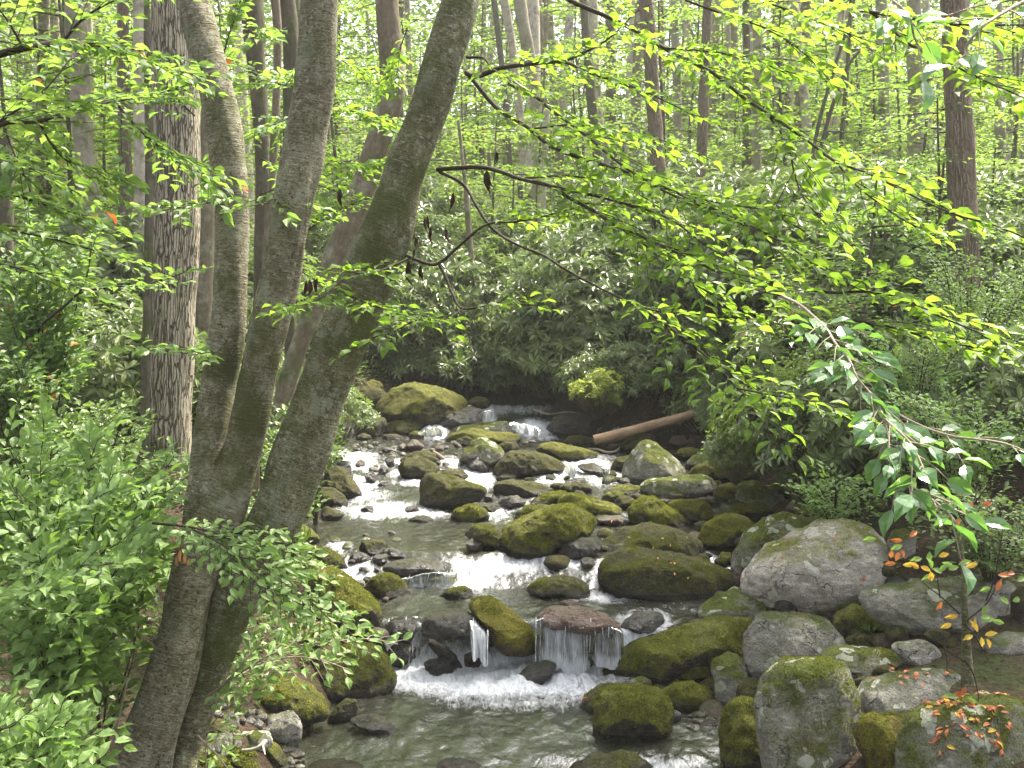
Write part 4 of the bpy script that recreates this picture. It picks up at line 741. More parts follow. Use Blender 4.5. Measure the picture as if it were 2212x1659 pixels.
def rock(view, style, opt, pts, label):
    global rock_count
    rock_count += 1; seed = rock_count * 13 + 5
    pts = cv(view, pts); cx, cy, r, (x0, x1, y0, y1) = polar(pts)
    h0 = hit(.5 * cx + .25 * (x0 + x1), y1 - (y1 - y0) * .04); d0 = h0[1]
    wpx, hpx = x1 - x0, y1 - y0; r = r * 1.08
    sc = d0 / FPX; wm, hm = wpx * sc, hpx * sc
    T = .5 * (.42 * wm + .5 * hm) if opt != 'flat' else .5 * (.35 * wm + .3 * hm)
    dep = d0 + T * .72 - (.24 if opt == 'near' else 0)
    C = P(cx, cy, dep); sc = dep / FPX
    S, F = ICO[6 if (opt in ('big', 'near') and wpx > 150) else 5 if wpx > 60 else 4 if wpx > 25 else 3]
    th = np.arctan2(S[:, 2], S[:, 0]) % (2 * np.pi); k = th / (2 * np.pi) * len(r); i0 = np.floor(k).astype(int) % len(r); f = k - np.floor(k)
    rr = r[i0] * (1 - f) + r[(i0 + 1) % len(r)] * f
    c = S[:, 1]; e = 2.35
    rho = (1 - np.abs(c) ** e) ** (1 / e) if True else 0
    low = np.where(S[:, 2] < 0, 1, 0)
    X_ = rr * rho * np.cos(th) * sc; Zz = rr * rho * np.sin(th) * sc
    Yy = c * T
    Yy = Yy + .22 * Zz                      # faces lean back a little
    Zz = np.where(S[:, 2] < 0, Zz * (1 + .22 * (1 - np.clip(-c, 0, 1))), Zz)
    V = np.stack([X_, Yy, Zz], -1)
    size = .5 * (wm + hm); n = unit(V + 1e-6)
    amp = .062 if style not in ('cobble',) else .025
    q = V / size
    d1 = fbm(q * 2.6 + seed, 3, seed) * amp * size
    ridge = -np.abs(fbm(q * 3.5 + seed * 2, 2, seed + 3)) * .05 * size
    fine = fbm(V * 16 + seed, 3, seed + 9) * min(.011, .03 * size) + fbm(V * 60, 2, seed) * .0022
    edge = np.abs(c) ** .6 * .8 + .2          # keep the outline close to what was read
    V = V + n * ((d1 + ridge) * edge + fine)[:, None]
    a = rng.normal(0, .02)
    rp = np.random.default_rng(seed)
    for _ in range(int(rp.integers(3, 7))):                 # broken flat faces
        nn = unit(np.array([rp.normal(0, .8), -abs(rp.normal(.5, .5)), rp.normal(.35, .7)])); pr = V @ nn; lim = pr.max() * rp.uniform(.66, .88)
        ov = np.maximum(pr - lim, 0); V = V - nn * (ov * .85 * np.clip(np.abs(c) * 1.8, 0, 1) * (c < 0) * (.35 if style == 'pale' else 1))[:, None]
    V = V + n * (fbm(V * 9 / max(.4, size) + seed, 3, seed + 4) * .012 * size)[:, None]
    Wd = V + C; wet = smooth(.11, .0, Wd[:, 2] - Wz(Wd[:, 0], Wd[:, 1])) * ((Wd[:, 0] > np.interp(Wd[:, 1], ey, eL) - .25) & (Wd[:, 0] < np.interp(Wd[:, 1], ey, eR) + .1))
    me = mesh_np('rock', V, F, M[style], attrs={'wet': wet})
    nm = 'pebble' if opt == 's' and style == 'cobble' else 'boulder' if max(wpx, hpx) > 70 else 'rock'
    o = obj(nm, me, loc=C)
    tag(o, label, nm, 'rocks and boulders of the stream bed')
    if style in ('moss', 'olive', 'gold', 'lichen') and wpx > 70 and d0 < 13:      # tufts of moss standing on the rock
        fa, fb, fc = V[F[:, 0]], V[F[:, 1]], V[F[:, 2]]; cr = np.cross(fb - fa, fc - fa); ar = np.linalg.norm(cr, axis=1) / 2; fn = unit(cr)
        fn = np.where((np.einsum('ij,ij->i', fn, (fa + fb + fc)) < 0)[:, None], -fn, fn)
        wgt = ar * (fn[:, 2] > .0) * ((fn[:, 1] < .35) | (fn[:, 2] > .75)) * (fbm((fa + C) * 4.5, 3, seed) > (-.25 if style == 'moss' else .3 if style == 'lichen' else .0)) * smooth(.0, .6, fn[:, 2]) * ((fa + C)[:, 2] > Wz((fa + C)[:, 0], (fa + C)[:, 1]) + .07)
        if wgt.sum() > 0:
            m = int(min(5200, wgt.sum() * 16000)); kk = rp.choice(len(F), m, p=wgt / wgt.sum()); a1, a2 = rp.random((m, 1)), rp.random((m, 1)); sw_ = a1 + a2 > 1; a1, a2 = np.where(sw_, 1 - a1, a1), np.where(sw_, 1 - a2, a2)
            pp = fa[kk] + (fb[kk] - fa[kk]) * a1 + (fc[kk] - fa[kk]) * a2; dn_ = unit(fn[kk] + rp.normal(0, .55, (m, 3)))
            ll = rp.uniform(.008, .019, m); mv, mf = leaves(pp - fn[kk] * .003, dn_, rp.normal(0, 1, (m, 3)), ll, ll * .5, TL)
            tag(obj('moss', mesh_np('moss', mv, mf, M['moss_blade'], smooth_=False), o), kind='stuff')
    TOPS.append((label, o, C, V))
    return o
for line in ROCKS.strip().split('\n'):
    view, style, opt, pp, label = line.split('|')
    rock(view, style, opt, [tuple(float(t) for t in p.split(',')) for p in pp.split()], label)

# small pebbles on the two little beaches and between the boulders
peb = []
for s in range(4):
    S, F = ICO[3]; q = S * np.array([1, .8, .55]) * (1 + .12 * fbm(S * 1.4 + s * 7, 2, s)[:, None])
    peb.append(mesh_np('pebble', q, F, M[['cobble', 'brown', 'cobble', 'grey'][s]]))
    peb_m = globals().setdefault('peb_m', []); peb_m.append(mesh_np('pebble', q, F, M[['olive', 'wet', 'olive', 'brown'][s]]))
def pebbles(n, box, smin, smax, label, group, seed):
    P_ = peb_m if smax > .1 else peb
    r = np.random.default_rng(seed)
    for i in range(n):
        u, v = r.uniform(box[0], box[1]), r.uniform(box[2], box[3]); p = hit(u, v)
        o = obj('pebble', P_[r.integers(0, 4)], loc=p + [0, 0, .01]); s = r.uniform(smin, smax)
        o.scale = (s, s, s); o.rotation_euler = (r.normal(0, .25), r.normal(0, .25), r.uniform(0, 6.3))
        tag(o, label, 'pebble', group)
pebbles(40, (455, 650, 1525, 1625), .018, .055, 'small loose pebble among the stones of the left beach', 'pebbles of the left beach', 3)
pebbles(14, (600, 660, 1630, 1662), .012, .035, 'tiny pebble at the bottom edge beside the green moss wedge', 'pebbles at the bottom edge', 4)
pebbles(24, (1465, 1565, 1520, 1580), .015, .045, 'small brown pebble in the gravel left of the mossy pillar rock', 'pebbles of the right gravel', 5)
pebbles(45, (720, 1000, 955, 1035), .03, .09, 'small dark stone breaking the upper riffle', 'stones of the upper riffle', 6)
pebbles(18, (1100, 1330, 950, 990), .03, .08, 'small stone in the riffle below the fallen log', 'stones below the log', 7)
pebbles(62, (1180, 1640, 1020, 1230), .05, .14, 'small stone wedged between the mossy boulders of the right bank', 'stones between the right bank boulders', 8)
pebbles(28, (700, 860, 1150, 1300), .025, .07, 'small dark stone at the left side of the middle rapid', 'stones of the middle rapid', 9)
pebbles(62, (1480, 2000, 1240, 1600), .05, .14, 'small stone in a gap between the near right boulders', 'stones in the gaps on the right', 10)

# bed stones seen through the water
bed = Acc(); r = np.random.default_rng(22); S, F = ICO[2]
for i in range(900):
    y = r.uniform(6.8, 17); L, R = np.interp(y, ey, eL), np.interp(y, ey, eR); x = r.uniform(L, R); s = r.uniform(.03, .12)
    bed.add(S * np.array([s, s * .8, s * .5]) * r.uniform(.8, 1.2) + np.array([x, y, float(Gz(x, y)) + .01]), F)
tag(obj('stream_bed_gravel', bed.mesh('stream_bed_gravel', M['brown'])), kind='stuff', label='brown gravel and cobbles under the clear water of the stream bed', cat='gravel')

# waterfalls
add_fall('C', (1075, 870), (1440, 825), 52, 9.50, 170, .10, .009, seed=1)
add_fall('X', (828, 1400), (900, 1392), 70, 9.35, 130, .10, .010, seed=2)
add_fall('C', (1700, 905), (1900, 900), 45, 9.36, 16, .03, .004, seed=3)
add_fall('C', (1850, 838), (2010, 960), 74, 9.12, 60, .20, .008, seed=4)
add_fall('D', (430, 510), (880, 515), 118, 9.10, 330, .07, .0065, seed=5)
add_fall('D', (860, 540), (1100, 610), 95, 9.10, 40, .05, .005, seed=6)
add_fall('C', (1250, 490), (1740, 440), 26, 10.5, 70, .05, .005, seed=7)
add_fall('C', (785, 370), (880, 380), 34, 10.9, 70, .06, .008, seed=8)
add_fall('A', (830, 945), (970, 945), 26, 14.2, 80, .08, .009, seed=9)
add_fall('A', (1190, 870), (1250, 900), 34, 14.3, 50, .08, .011, seed=10)
add_fall('X', (1040, 889), (1064, 886), 24, 16.6, 50, .06, .012, seed=11)
add_fall('B', (260, 520), (520, 580), 20, 16.0, 60, .12, .012, seed=12)
add_fall('A', (1450, 585), (1620, 585), 20, 16.0, 60, .08, .012, seed=13)
add_fall('B', (730, 890), (830, 910), 24, 14.0, 40, .08, .010, seed=14)
add_fall('B', (1050, 910), (1120, 930), 22, 14.0, 40, .08, .010, seed=15)
tag(obj('waterfall', mesh_np('waterfall', np.concatenate(SH['V']), np.concatenate(SH['F']), M['water'], attrs={'foam': np.concatenate(SH['foam']), 'flow': np.concatenate(SH['flow'])})), kind='structure')
tag(obj('falling_drops', falls.mesh('falling_drops', M['strand'])), kind='structure')

# ------------------------------------------------------------ trunks
def px_curve(view, pts, n):
    """pts: (x, y, depth, width in photo px) -> centres and radii"""
    pts = cv(view, pts); C = np.array([list(P(p[0], p[1], p[2])) + [p[3] * p[2] / FPX / 2] for p in pts])
    S = spline(C, n); return S[:, :3], np.maximum(S[:, 3], .002)
def trunk(name, view, pts, mat, root, n=90, seg=36, rough=.10, seed=0, flute=0., **k):
    C, R = px_curve(view, pts, n)
    V, F, B = tube(C, R, seg, rough, seed, flute=flute, **k)
    o = obj(name, mesh_np(name, V, F, mat, attrs={'bco': B})); child_at(o, root); return o, C, R
# the leaning birch clump in the foreground: three stems from one foot
bf = P(330, 1720, 6.15)
birch = thing('birch_tree', 'large three stemmed birch leaning over the left bank, grey green bark, the nearest tree', 'tree', bf)
trunk('trunk', 'X', [(268, 1760, 6.15, 150), (298, 1659, 6.15, 122), (314, 1610, 6.15, 112), (360, 1475, 6.2, 100), (398, 1341, 6.3, 92), (430, 1217, 6.4, 98), (470, 1104, 6.45, 100),
      (518, 990, 6.5, 80), (546, 880, 6.5, 80), (575, 740, 6.5, 82), (608, 590, 6.55, 84), (635, 440, 6.55, 86), (662, 280, 6.6, 84), (680, 140, 6.6, 80), (692, 0, 6.6, 72), (700, -140, 6.6, 66), (706, -330, 6.6, 60)], M['birch'], birch, 230, 64, .15, 3, .18)
trunk('trunk', 'X', [(420, 1200, 6.42, 60), (438, 1110, 6.47, 78), (450, 1040, 6.5, 80), (455, 960, 6.55, 78), (475, 820, 6.6, 74), (495, 700, 6.6, 70), (503, 560, 6.65, 70), (500, 430, 6.7, 70), (487, 310, 6.75, 72),
      (463, 180, 6.8, 70), (430, 60, 6.85, 66), (405, -40, 6.9, 62), (380, -200, 6.9, 56), (360, -330, 6.9, 50)], M['birch'], birch, 190, 56, .15, 8, .12)
_, CC, CR = trunk('trunk', 'X', [(366, 1760, 6.3, 96), (386, 1659, 6.3, 78), (400, 1610, 6.35, 74), (448, 1475, 6.4, 76), (490, 1341, 6.45, 88), (550, 1210, 6.5, 106), (604, 1104, 6.5, 106), (650, 985, 6.55, 110), (700, 860, 6.6, 106), (742, 740, 6.65, 102),
      (790, 620, 6.7, 100), (838, 500, 6.7, 96), (880, 370, 6.75, 91), (918, 260, 6.8, 86), (950, 160, 6.8, 82), (985, 50, 6.85, 76), (1012, -40, 6.9, 72), (1050, -170, 6.9, 66), (1090, -320, 6.95, 58)], M['birch_mossy'], birch, 240, 64, .16, 15, .18)
# extra fused lower strand and the snapped stub with torn orange wood
trunk('trunk', 'X', [(330, 1760, 6.1, 66), (345, 1659, 6.12, 56), (372, 1560, 6.17, 44), (405, 1460, 6.25, 40), (425, 1360, 6.35, 40), (440, 1260, 6.42, 44)], M['birch'], birch, 70, 32, .14, 21, .10)
trunk('trunk', 'X', [(372, 1380, 6.3, 50), (384, 1310, 6.28, 60), (396, 1250, 6.28, 56), (398, 1205, 6.3, 42)], M['birch'], birch, 50, 32, .14, 27, .10)
st = Acc()
for (x, y, hgt, wd) in [(390, 1212, 34, 12), (400, 1215, 26, 10), (383, 1218, 22, 9), (407, 1220, 16, 8)]:
    C, R = px_curve('X', [(x, y, 6.2, wd * 1.3), (x - 1, y - hgt * .6, 6.2, wd * .8), (x + 2, y - hgt, 6.2, 2)], 8); st.add(*tube(C, R, 6, .2, 4))
child_at(obj('torn_stub', st.mesh('torn_stub', M['heart'])), birch)

def tree_thing(name, label, view, pts, mat, cat='tree', group=None, n=60, seg=20, rough=.12, seed=0, flute=.06):
    C, R = px_curve(view, pts, n); g = float(Gz(C[0, 0], C[0, 1])); C = np.vstack([C[0] + [0, 0, min(0, g - .2 - C[0, 2])], C]); R = np.r_[R[0] * 1.25, R]
    root = thing(name, label, cat, C[0], group)
    V, F, B = tube(C, R, seg, rough, seed, flute=flute)
    child_at(obj('trunk', mesh_np('trunk', V, F, mat, attrs={'bco': B})), root); return root, C, R
poplar = tree_thing('tulip_poplar', 'massive pale trunk with deeply furrowed bark standing behind the birch on the left bank', 'X',
    [(345, 1130, 11.6, 165), (352, 1050, 11.6, 128), (358, 960, 11.6, 112), (364, 820, 11.6, 108), (370, 650, 11.6, 104), (378, 480, 11.6, 102), (380, 300, 11.6, 100), (378, 150, 11.6, 97), (375, 0, 11.6, 93), (372, -300, 11.6, 86)], M['poplar'], n=220, seg=80, rough=.05, flute=.06)
TR_ = [  # label, view, [(x, y, depth, width px)], material
 ('grey trunk with a curved swollen foot, left of the reddish one on the left bank', 'X', [(262, 745, 17, 62), (238, 690, 17, 54), (212, 600, 17, 46), (195, 450, 17, 44), (180, 300, 17, 42), (168, 120, 17, 42), (160, -60, 17, 40)], 'bark_grey'),
 ('slim pale trunk directly behind the curved grey one on the left', 'X', [(228, 700, 23, 20), (215, 500, 23, 19), (202, 330, 23, 17), (190, 0, 23, 15)], 'bark_pale'),
 ('reddish brown trunk between the curved grey one and the pale one on the left', 'X', [(276, 720, 18, 30), (274, 560, 18, 27), (272, 380, 18, 26), (268, 200, 18, 26), (265, -40, 18, 24)], 'bark_red'),
 ('pale straight trunk left of the massive furrowed trunk', 'X', [(304, 740, 16, 34), (303, 560, 16, 31), (304, 400, 16, 30), (303, 200, 16, 29), (302, -40, 16, 27)], 'bark_pale'),
 ('thin dark mossy trunk hugging the left side of the massive furrowed trunk', 'X', [(312, 960, 11.2, 24), (316, 760, 11.2, 20), (321, 520, 11.2, 19), (322, 300, 11.2, 17), (318, 120, 11.2, 14), (316, -60, 11.2, 12)], 'bark_dark'),
 ('brown trunk between the massive furrowed trunk and the left birch stem', 'X', [(436, 900, 15, 44), (440, 740, 15, 38), (444, 600, 15, 34), (448, 420, 15, 32), (450, 200, 15, 30)], 'bark_brown'),
 ('dark double trunk seen between the two left birch stems', 'X', [(560, 900, 12.5, 36), (563, 700, 12.5, 34), (566, 520, 12.5, 33), (566, 320, 12.5, 34), (556, 160, 12.5, 40), (545, 40, 12.5, 48), (538, -60, 12.5, 46)], 'bark_dark'),
 ('brown trunk hugging the right side of the dark double one between the left birch stems', 'X', [(548, 930, 11.8, 20), (556, 760, 11.8, 20), (577, 540, 11.8, 18), (590, 340, 11.8, 18), (600, 110, 11.8, 18), (592, -40, 11.8, 20)], 'bark_brown'),
 ('dark forked trunk at the top edge left of the middle birch stem', 'X', [(622, 420, 13, 24), (625, 200, 13, 26), (628, 90, 13, 34), (612, -60, 13, 34)], 'bark_dark'),
 ('brown spotted trunk with a bulge, passing behind the rightmost birch stem', 'X', [(598, 930, 10.5, 40), (628, 800, 10.5, 38), (672, 680, 10.5, 40), (722, 560, 10.5, 48), (768, 450, 10.5, 54), (812, 320, 10.5, 58), (846, 200, 10.5, 58), (842, 90, 10.5, 54), (836, 0, 10.5, 53), (832, -100, 10.5, 50)], 'bark_brown'),
 ('grey leaning trunk at the top right of the rightmost birch stem', 'X', [(1168, 650, 27, 26), (1175, 560, 27, 26), (1160, 420, 27, 23), (1164, 300, 27, 24), (1148, 150, 27, 25), (1128, 40, 27, 26), (1116, -60, 27, 25)], 'bark_grey'),
 ('pale leaning trunk left of the grey leaning one near the top', 'X', [(1150, 600, 34, 18), (1128, 300, 34, 18), (1108, 110, 34, 18), (1090, 0, 34, 20), (1080, -80, 34, 19)], 'bark_pale'),
 ('dark thin leaning trunk just right of the rightmost birch stem at the top', 'X', [(1110, 560, 33, 10), (1095, 250, 33, 11), (1078, 90, 33, 13), (1060, -60, 33, 14)], 'bark_dark'),
 ('dark short trunk top centre behind the upper bough', 'X', [(1200, 620, 36, 16), (1180, 300, 36, 14), (1164, 60, 36, 18), (1158, -60, 36, 18)], 'bark_brown'),
 ('dark trunk in the upper middle left of the tall pale central one', 'X', [(1322, 600, 28, 24), (1312, 480, 28, 22), (1290, 330, 28, 21), (1274, 180, 28, 20), (1262, 30, 28, 18), (1256, -60, 28, 18)], 'bark_dark'),
 ('tall pale central trunk rising from the rhododendrons right of the middle', 'X', [(1440, 660, 20, 42), (1434, 560, 20, 36), (1426, 420, 20, 33), (1414, 260, 20, 32), (1405, 120, 20, 30), (1396, 0, 20, 30), (1390, -80, 20, 29)], 'bark_red'),
 ('grey slim trunk immediately right of the tall pale central one', 'X', [(1474, 560, 30, 20), (1468, 420, 30, 20), (1464, 250, 30, 19), (1458, 60, 30, 17), (1455, -60, 30, 16)], 'bark_grey'),
 ('small crooked brown trunk standing in the thicket right of the rightmost birch stem', 'X', [(1022, 622, 20, 14), (1019, 560, 20, 12), (1012, 490, 20, 12), (1008, 430, 20, 11), (1004, 390, 20, 8), (990, 260, 20, 6)], 'bark_brown'),
 ('pale mottled trunk foot rising from the middle of the thicket', 'X', [(1187, 650, 24, 24), (1181, 590, 24, 22), (1174, 500, 24, 20), (1170, 440, 24, 18), (1180, 240, 24, 16)], 'bark_pale'),
 ('brown trunk foot right of the pale mottled one in the thicket', 'X', [(1226, 630, 28, 24), (1222, 560, 28, 20), (1214, 480, 28, 19), (1210, 300, 28, 16)], 'bark_red'),
 ('dark straight trunk foot above the yellow lit rhododendron', 'X', [(1322, 600, 24, 26), (1318, 520, 24, 24), (1312, 460, 24, 20), (1308, 300, 24, 16)], 'bark_grey'),
 ('very thin dark trunk right of the dark straight foot in the thicket', 'X', [(1350, 570, 30, 9), (1347, 480, 30, 8), (1340, 250, 30, 7)], 'bark_dark'),
 ('thin dark trunk left of the pale mottled foot in the thicket', 'X', [(1130, 590, 29, 14), (1128, 500, 29, 13), (1122, 380, 29, 11)], 'bark_dark'),
 ('thin brown trunk just right of the small crooked one', 'X', [(1068, 560, 28, 10), (1064, 480, 28, 10), (1056, 330, 28, 8)], 'bark_brown'),
 ('spotted brown trunk behind the long drooping bough, upper right of centre', 'X', [(1512, 560, 22, 26), (1514, 420, 22, 23), (1517, 300, 22, 22), (1522, 160, 22, 20), (1528, 20, 22, 20), (1532, -60, 22, 19)], 'bark_red'),
 ('left one of the close pair of dark trunks at the upper right', 'X', [(1608, 560, 25, 22), (1612, 400, 25, 20), (1614, 220, 25, 18), (1612, 60, 25, 16), (1612, -60, 25, 15)], 'bark_dark'),
 ('right one of the close pair of dark trunks at the upper right', 'X', [(1632, 560, 24, 24), (1634, 400, 24, 22), (1636, 220, 24, 20), (1636, 60, 24, 18), (1636, -60, 24, 17)], 'bark_grey'),
 ('slender grey trunk left of the close dark pair at the upper right', 'X', [(1580, 560, 33, 13), (1578, 360, 33, 12), (1576, 180, 33, 11), (1570, -40, 33, 10)], 'bark_grey'),
 ('brown trunk right of the close dark pair at the upper right', 'X', [(1686, 480, 29, 22), (1684, 300, 29, 22), (1682, 160, 29, 19), (1680, -40, 29, 17)], 'bark_brown'),
 ('white barked birch trunk at the upper right', 'X', [(1752, 460, 26, 22), (1744, 300, 26, 21), (1734, 170, 26, 18), (1720, 40, 26, 15), (1712, -60, 26, 14)], 'bark_pale'),
 ('left one of the two black leaning stems at the upper right', 'X', [(1740, 420, 20, 9), (1768, 270, 20, 8), (1802, 150, 20, 7), (1830, 60, 20, 6), (1850, -20, 20, 5)], 'bark_dark'),
 ('right one of the two black leaning stems at the upper right', 'X', [(1752, 420, 20, 9), (1786, 270, 20, 8), (1828, 150, 20, 7), (1875, 90, 20, 5), (1910, 40, 20, 4)], 'bark_dark'),
 ('thin pale trunk right of the black leaning stems', 'X', [(1796, 420, 30, 20), (1800, 300, 30, 18), (1806, 180, 30, 17), (1816, 60, 30, 15), (1822, -40, 30, 14)], 'bark_pale'),
 ('grey trunk left of the thick grey one at the far upper right', 'X', [(1918, 440, 27, 24), (1912, 300, 27, 22), (1908, 160, 27, 21), (1904, -40, 27, 19)], 'bark_grey'),
 ('thick grey trunk left of the big brown trunk at the far upper right', 'X', [(1980, 470, 24, 34), (1978, 300, 24, 32), (1976, 160, 24, 30), (1974, -40, 24, 29)], 'bark_grey'),
 ('pale slim trunk hugging the thick grey one at the far upper right', 'X', [(2010, 420, 31, 16), (2006, 260, 31, 15), (2002, 120, 31, 14), (1998, -40, 31, 13)], 'bark_pale'),
 ('big reddish brown trunk near the right edge, tallest on the right bank', 'X', [(2105, 880, 14, 92), (2096, 800, 14, 74), (2086, 620, 14, 64), (2080, 440, 14, 60), (2072, 260, 14, 56), (2062, 100, 14, 52), (2054, -60, 14, 48)], 'bark_red'),
 ('grey trunk at the right edge behind the big reddish brown one', 'X', [(2166, 480, 25, 24), (2160, 280, 25, 22), (2156, 100, 25, 20), (2152, -40, 25, 18)], 'bark_grey'),
 ('dark trunk at the left picture edge in the rhododendrons', 'X', [(14, 860, 11, 40), (14, 700, 11, 36), (12, 560, 11, 34), (10, 300, 11, 30)], 'bark_dark'),
 ('thin brown trunk at the upper left edge', 'X', [(90, 600, 20, 26), (88, 300, 20, 22), (92, 120, 20, 22), (96, -40, 20, 20)], 'bark_brown'),
]
for i, (lab, vw, pts, m) in enumerate(TR_):
    tree_thing('tree', lab, vw, pts, M[m], seed=i * 7 + 3, group='tree trunks of the wood')
# more distant trunks that read one by one
r = np.random.default_rng(41); thin_me = []
for k in range(4):
    z = np.linspace(-1, 16, 26); C = np.stack([.25 * np.sin(z * .35 + k * 2), .2 * np.cos(z * .3 + k), z], -1)
    a_ = Acc(); a_.add(*tube(C, np.linspace(.17, .09, 26), 10, .1, k))
    for q_ in range(4):
        b0 = C[9 + q_ * 4]; th_ = k + q_ * 2.1; e0 = b0 + np.array([math.cos(th_) * 1.5, math.sin(th_) * 1.5, 1.6 + .4 * q_]); a_.add(*tube(spline([b0, (b0 + e0) / 2 + [0, 0, -.25], e0], 8), np.linspace(.06, .015, 8), 6, .1, q_))
    V, F, B = np.concatenate(a_.V), np.concatenate(a_.F4), np.concatenate(a_.A); thin_me.append(mesh_np('trunk', V, F, M[['bark_grey', 'bark_brown', 'bark_dark', 'bark_pale'][k]], attrs={'bco': B}))
for i in range(80):
    d = r.uniform(27, 58); u = r.uniform(-40, 2250)
    x = (u - CU) / FPX * d; p = (x, d, float(Gz(x, d)) - .3)
    root = thing('slender_tree', 'slender far trunk standing deep in the bright wood', 'tree', p, 'slender trunks deep in the wood')
    o = obj('trunk', thin_me[r.integers(0, 4)], root); s = r.uniform(.6, 1.35); o.scale = (s, s, 1.2); o.rotation_euler = (r.normal(0, .04), r.normal(0, .07), r.uniform(0, 6))

# fallen log, driftwood, roots
C, R = px_curve('X', [(1283, 951, 15.5, 27), (1320, 943, 15.5, 26), (1380, 927, 15.55, 24), (1440, 911, 15.6, 22), (1500, 893, 15.7, 20), (1530, 884, 15.8, 18)], 60)
root = thing('fallen_log', 'orange brown log lying with its cut end at the upper stream, tip under rhododendrons', 'log', C[0])
V, F, B = tube(C, R, 28, .14, 5, flute=.14); child_at(obj('log_stem', mesh_np('log_stem', V, F, M['log'], attrs={'bco': B})), root)
ax = unit(C[0] - C[3]); th = np.arange(28) / 28 * 2 * np.pi; u1 = unit(np.cross(ax, [0, 0, 1.])); u2 = np.cross(ax, u1)
rings = [C[0] + ax * .01 + (u1 * np.cos(t) + u2 * np.sin(t)) * R[0] * .98 for t in th] + [C[0] + ax * .02]
F = np.array([[i, (i + 1) % 28, 28] for i in range(28)])
child_at(obj('cut_end', mesh_np('cut_end', np.array(rings), F, M['bark_red'], smooth_=False, attrs={'bco': np.array(rings)})), root)
def stick(name, lab, cat, view, pts, mat, n=24, rough=.15, forks=()):
    acc = Acc(); C, R = px_curve(view, pts, n); acc.add(*tube(C, R, 8, rough, 3))
    for f in forks:
        C2, R2 = px_curve(view, f, 10); acc.add(*tube(C2, R2, 6, rough, 5))
    tag(obj(name, acc.mesh(name, mat)), lab, cat)
stick('driftwood', 'brown driftwood stick slanting between the rocks below the upper riffle', 'driftwood', 'A', [(1530, 795, 14.9, 10), (1620, 860, 14.8, 11), (1730, 955, 14.6, 7)], M['bark_brown'])
stick('driftwood', 'tan crooked piece of driftwood among the stones of the left beach', 'driftwood', 'F', [(325, 1155, 6.85, 6), (400, 1150, 6.8, 8), (460, 1125, 6.8, 9), (505, 1085, 6.85, 12)], M['bark_pale'], forks=[[(480, 1110, 6.8, 7), (490, 1150, 6.75, 6), (500, 1190, 6.7, 3)]])
stick('exposed_root', 'grey root looping over the water below the fallen log', 'root', 'B', [(940, 770, 15.5, 5), (1020, 775, 15.4, 6), (1100, 800, 15.3, 6), (1170, 790, 15.4, 6), (1225, 750, 15.8, 6), (1260, 735, 16, 4)], M['bark_grey'])
stick('exposed_root', 'pale root stretched over the large black rock under the rhododendrons', 'root', 'B', [(460, 430, 17.4, 5), (600, 470, 17.2, 5), (760, 450, 17.2, 5), (930, 490, 17.2, 6), (1080, 520, 17.2, 6), (1300, 580, 17.0, 6)], M['bark_grey'])
stick('stick', 'pale bare stick standing against the left side of the birch foot', 'stick', 'X', [(236, 1640, 6.0, 5), (255, 1560, 5.9, 6), (275, 1465, 5.8, 5)], M['twig_pale'])
stick('stick', 'grey bare forked twig at the bottom edge right of the birch foot', 'stick', 'F', [(-20, 1040, 6.0, 4), (60, 1120, 5.9, 5), (140, 1200, 5.85, 4), (215, 1300, 5.8, 3)], M['twig_pale'], forks=[[(60, 1120, 5.9, 4), (20, 1160, 5.9, 2)], [(40, 1100, 5.9, 4), (48, 1300, 5.9, 3)]])

# ------------------------------------------------------------ leafy boughs
def bough_geo(wood, lf, C, r0, rng_, s0=.12, step=.085, tw=.34, leaf=.062, droop=.12, sub=.045, fan=.85, tilt=.38, dens=1.0, leafN=None, face=0.0, r1=.0025):
    """one limb (curve C) with side twigs that carry two rows of leaves"""
    n = len(C); R = np.linspace(r0, r1, n); wood.add(*tube(C, R, 7, .1, 1))
    s = np.r_[0, np.cumsum(np.linalg.norm(np.diff(C, axis=0), axis=1))]; L = s[-1]
    pos = s0 * L; side = 1
    up = np.array([0, -face, 1.]); up /= np.linalg.norm(up)
    while pos < L * .995:
        k = min(np.searchsorted(s, pos), n - 1); p = C[k]; T = unit(C[min(k + 1, n - 1)] - C[max(k - 1, 0)])
        sv = unit(np.cross(T, up)) * side
        tl = tw * (.45 + .75 * rng_.random()) * (1 - .55 * (pos / L) ** 2)
        dr = unit(T * (.55 + .3 * rng_.random()) + sv * fan * (.5 + .7 * rng_.random()) + up * rng_.normal(0, .16))
        m = max(4, int(tl / .06)); t = np.linspace(0, 1, m)[:, None]
        tc = p + dr * tl * t + T * tl * .18 * t ** 2 - np.array([0, 0, 1.]) * droop * tl * t ** 2
        wood.add(*tube(tc, np.linspace(max(.0022, r1), .001, m), 4))
        ln = max(2, int(tl / sub * dens)); ts = (np.arange(ln) + rng_.random(ln) * .5 + .35) / ln; ts = np.clip(ts, 0, 1)
        pp = p + dr * tl * ts[:, None] + T * tl * .18 * ts[:, None] ** 2 - np.array([0, 0, 1.]) * droop * tl * ts[:, None] ** 2
        sg = np.where(np.arange(ln) % 2, 1., -1.)[:, None]; lat = unit(np.cross(dr, up))
        dd = unit(dr * .75 + lat * sg * (.7 + .3 * rng_.random((ln, 1))) + rng_.normal(0, .18, (ln, 3)) - up * .12)
        dd[-1] = unit(dr + rng_.normal(0, .1, 3))
        nn = unit(up + rng_.normal(0, tilt, (ln, 3)))
        ll = leaf * (.65 + .6 * rng_.random(ln)); lf.add(pp, dd, nn, ll, ll * (.50 + .14 * rng_.random(ln)))
        pos += step * (.6 + .8 * rng_.random()) / dens; side = -side
